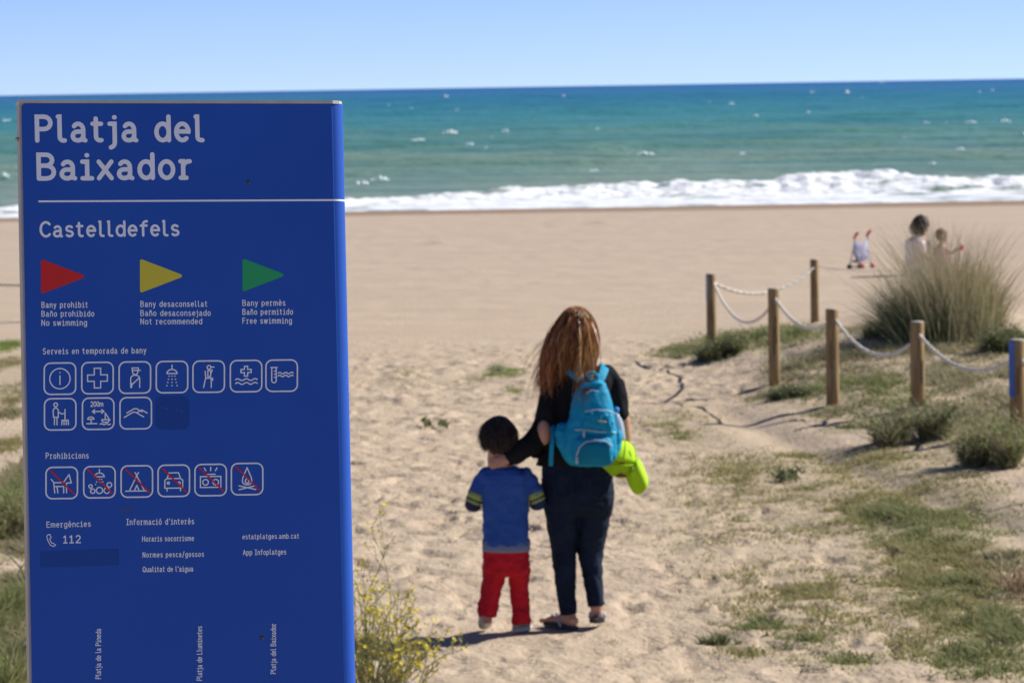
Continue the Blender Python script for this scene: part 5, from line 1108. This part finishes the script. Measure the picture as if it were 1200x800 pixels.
def build_far_people():
    G = ground(1076, 322); Y = G.y
    def A(px, py, dy=0): p = at(px, py, Y); return Vector((p.x, p.y + dy, p.z))
    sk = mat('skin_far', (.48, .27, .19), .6)
    root = empty('person', G, 'dark haired adult in pale top sitting on the beach behind the marram grass', 'person')
    b = MB(); hc = A(1081, 263); q = head(b, hc, 1.0, rad(-72)); b.tube([A(1079, 270), A(1077, 280)], [.055, .06], 10)
    b.tube([A(1076, 283), A(1075, 300), A(1076, 318)], [(.15, .10), (.13, .1), (.16, .12)], 14)
    for dy in (-.15, .15):
        b.tube([A(1076, 284, dy), A(1082, 299, dy * 1.1), A(1093, 304, dy * .5)], [.045, .038, .028], 10); hand(b, A(1093, 304, dy * .5), (1, 0, -.2), (0, 0, 1), .95, .5, 1 if dy > 0 else -1)
        b.tube([A(1078, 319, dy * .7), A(1097, 308, dy * 1.3), A(1110, 321, dy * .8)], [.085, .06, .045], 12); b.tube([A(1109, 321, dy * .8), A(1119, 323, dy * .8)], [.035, .03], 8)
    o = b.build('body', sk, root, voxel=.01, relax=1); face_bits(q, 1.0, o)
    s = MB(); s.tube([A(1077, 279), A(1076, 284), A(1075, 300), A(1076, 318)], [(.09, .08), (.185, .13), (.165, .13), (.19, .15)], 16)
    for dy in (-.15, .15): s.tube([A(1076, 284, dy), A(1080, 295, dy * 1.1)], [.07, .06], 10)
    s.build('top', mat('pale_top', (.85, .66, .58), .85, var=(.85, .74, .68), vs=5), root, voxel=.012, relax=2, disp=[(.08, .02)])
    s = MB()
    for dy in (-.15, .15): s.tube([A(1077, 319, dy * .7), A(1097, 308, dy * 1.3), A(1109, 320, dy * .8)], [.10, .075, .058], 12)
    s.build('trousers', mat('pale_denim', (.22, .25, .30), .85), root, voxel=.012, relax=2)
    hb = MB(); hb.ball(hc + Vector((-.02, 0, .02)), (.115, .10, .118), 16, 12); hb.ball(hc + Vector((-.09, -.01, -.03)), (.075, .08, .09), 12, 8); hb.ball(hc + Vector((-.05, 0, -.10)), (.06, .07, .08), 12, 8)
    h_ = hb.build('hair', mat('dark_hair', (.035, .028, .022), .6, var=(.07, .055, .04), vs=30), root, voxel=.01, relax=1, disp=[(.05, .03)])
    strands('hair_strands', mat('dark_strand', (.05, .04, .03), .6, island=[(.012, .010, .008), (.03, .024, .018), (.06, .045, .03)]), h_, hc + Vector((-.02, 0, .02)), (.115, .10, .118), 500, lambda d, rg: rg.uniform(.06, .14, len(d)), lambda p, d, t, amp: np.stack([-.3 + 0 * amp, 0 * amp, .3 * amp], 1), [], .008, 41, 6, .8, keep=lambda d: d[:, 0] < .35)
    r2 = empty('person', A(1104, 323), 'small child in pink top sitting facing the adult on the beach', 'person')
    b = MB(); hc = A(1104, 277); q = head(b, hc, .86, rad(-60)); b.tube([A(1104, 283), A(1103, 290)], [.042, .05], 10); b.tube([A(1103, 291), A(1103, 304), A(1104, 319)], [(.10, .07), (.09, .075), (.10, .09)], 12)
    b.tube([A(1106, 292, -.1), A(1113, 296, -.12), A(1122, 291, -.12)], [.032, .028, .022], 10); hand(b, A(1121, 291.5, -.12), (1, 0, .2), (0, 0, 1), .6, .6, 1)
    b.tube([A(1104, 292, .1), A(1109, 301, .12), A(1115, 304, .12)], [.032, .028, .022], 10); hand(b, A(1115, 304, .12), (1, 0, 0), (0, 0, 1), .6, .6, -1)
    for dy in (-.09, .09): b.tube([A(1104, 318, dy), A(1116, 312, dy * 1.5), A(1125, 321, dy)], [.055, .045, .035], 10); b.tube([A(1125, 321, dy), A(1130, 321, dy)], [.028, .024], 8)
    o = b.build('body', sk, r2, voxel=.008, relax=1); face_bits(q, .86, o)
    s = MB(); s.tube([A(1103.5, 289), A(1103, 293), A(1103, 305), A(1104, 316)], [(.06, .05), (.125, .095), (.11, .09), (.12, .10)], 14); s.tube([A(1106, 292, -.1), A(1112, 295.5, -.12)], [.048, .04], 8); s.tube([A(1104, 292, .1), A(1108, 299, .12)], [.048, .04], 8)
    s.build('top', mat('pink_top', (.70, .36, .36), .85, var=(.72, .45, .45), vs=6), r2, voxel=.01, relax=1)
    s = MB(); s.tube([A(1103.5, 314), A(1104, 321)], [(.125, .11), (.12, .12)], 12); s.build('shorts', mat('white_cloth', (.6, .58, .56), .85), r2)
    hb = MB(); hb.ball(hc + Vector((-.012, 0, .022)), (.088, .082, .092), 16, 12); h_ = hb.build('hair', mat('sandy_hair', (.11, .065, .03), .6, var=(.18, .11, .05), vs=30), r2, voxel=.009, relax=1, disp=[(.04, .02)])
    t = empty('toy_bucket', A(1125, 290, -.12), 'tiny red toy held out by the small child on the beach', 'toy')
    c = A(1125.5, 290, -.12); mb = MB(); mb.rings([[c + Vector((r * math.cos(2 * math.pi * k / 14), r * math.sin(2 * math.pi * k / 14), z)) for k in range(14)] for z, r in ((-.035, .026), (.03, .036), (.034, .038))]); mb.build('bucket', mat('toy_red', (.75, .05, .04), .4), t)
    mb = MB(); mb.tube([c + Vector((.036 * math.cos(a), 0, .034 + .03 * math.sin(a))) for a in [math.pi * k / 8 for k in range(9)]], .003, 6); mb.build('handle', mat('toy_white', (.7, .7, .7), .4), t)
    # doll's stroller
    G = ground(1008, 314.5); Y = G.y
    def S_(px, py, dy=0): p = at(px, py, Y); return Vector((p.x, p.y + dy, p.z))
    root = empty('toy_stroller', G, "small folding doll's stroller with red handles standing on the open beach", 'stroller')
    steel = mat('stroller_frame', (.45, .47, .55), .4, .5); rdm = mat('stroller_red', (.70, .05, .07), .45); clo = mat('stroller_seat', (.17, .17, .30), .85, var=(.45, .45, .55), vs=9); blk = mat('stroller_black', (.02, .02, .025), .7)
    L = {}
    for k, dy, hx, hy, fx, bx in ((0, -.05, 1002.5, 276, 1010, 994), (1, .10, 1018.5, 274, 1023, 1007)):
        hnd = S_(hx, hy + 1, dy); fw = S_(bx + 1, 312.5, dy); rw = S_(fx, 311.5, dy); mid = S_(hx - 1, 292, dy)
        mb = MB(); mb.tube([hnd, S_(hx - 1.5, 286, dy), fw], .011, 8); mb.tube([S_(hx - 2.5, 289, dy), rw], .011, 8); mb.build('frame_rod', steel, root)
        mb = MB(); mb.tube([hnd + Vector((-.02, 0, -.02)), hnd + Vector((.01, 0, .035)), hnd + Vector((.03, 0, .05))], .020, 10); mb.build('handle', rdm, root)
        for w_, M_ in ((fw, blk), (rw, rdm)):
            for dd in (-.02, .02): mb = MB(); mb.tube([w_ + Vector((0, dd - .008, 0)), w_ + Vector((0, dd + .008, 0))], .036, 14, ref=(0, 0, 1), cap=False); mb.build('wheel', M_, root)
        L[k] = (hnd, fw, rw)
    mb = MB(); mb.tube([L[0][1], L[1][1]], .008, 6); mb.tube([L[0][2], L[1][2]], .010, 6); mb.tube([S_(1001, 286, -.05), S_(1017, 284, .10)], .009, 6); mb.build('cross_bar', steel, root)
    v = []; f = []
    prof = [((1000, 283), (1017, 281)), ((1000, 291), (1016, 289)), ((1000, 299), (1017, 297)), ((1003, 303), (1019, 301)), ((997, 306), (1013, 304))]
    for i, (a, b_) in enumerate(prof):
        for k in range(7): t_ = k / 6; p = S_(*a, -.05).lerp(S_(*b_, .10), t_); p.y -= .05 * 4 * t_ * (1 - t_) * .5; p.z -= .03 * 4 * t_ * (1 - t_); v.append(p)
    for i in range(4):
        for k in range(6): a = i * 7 + k; f.append((a, a + 1, a + 8, a + 7))
    o = from_py('seat', v, f, clo, root, True); so = o.modifiers.new('s', 'SOLIDIFY'); so.thickness = .012

build_sand(); build_sea(); build_sign(); build_fences(); build_plants(); build_grass()
build_woman(); build_backpack(); build_cap(); build_boy(); build_far_people()
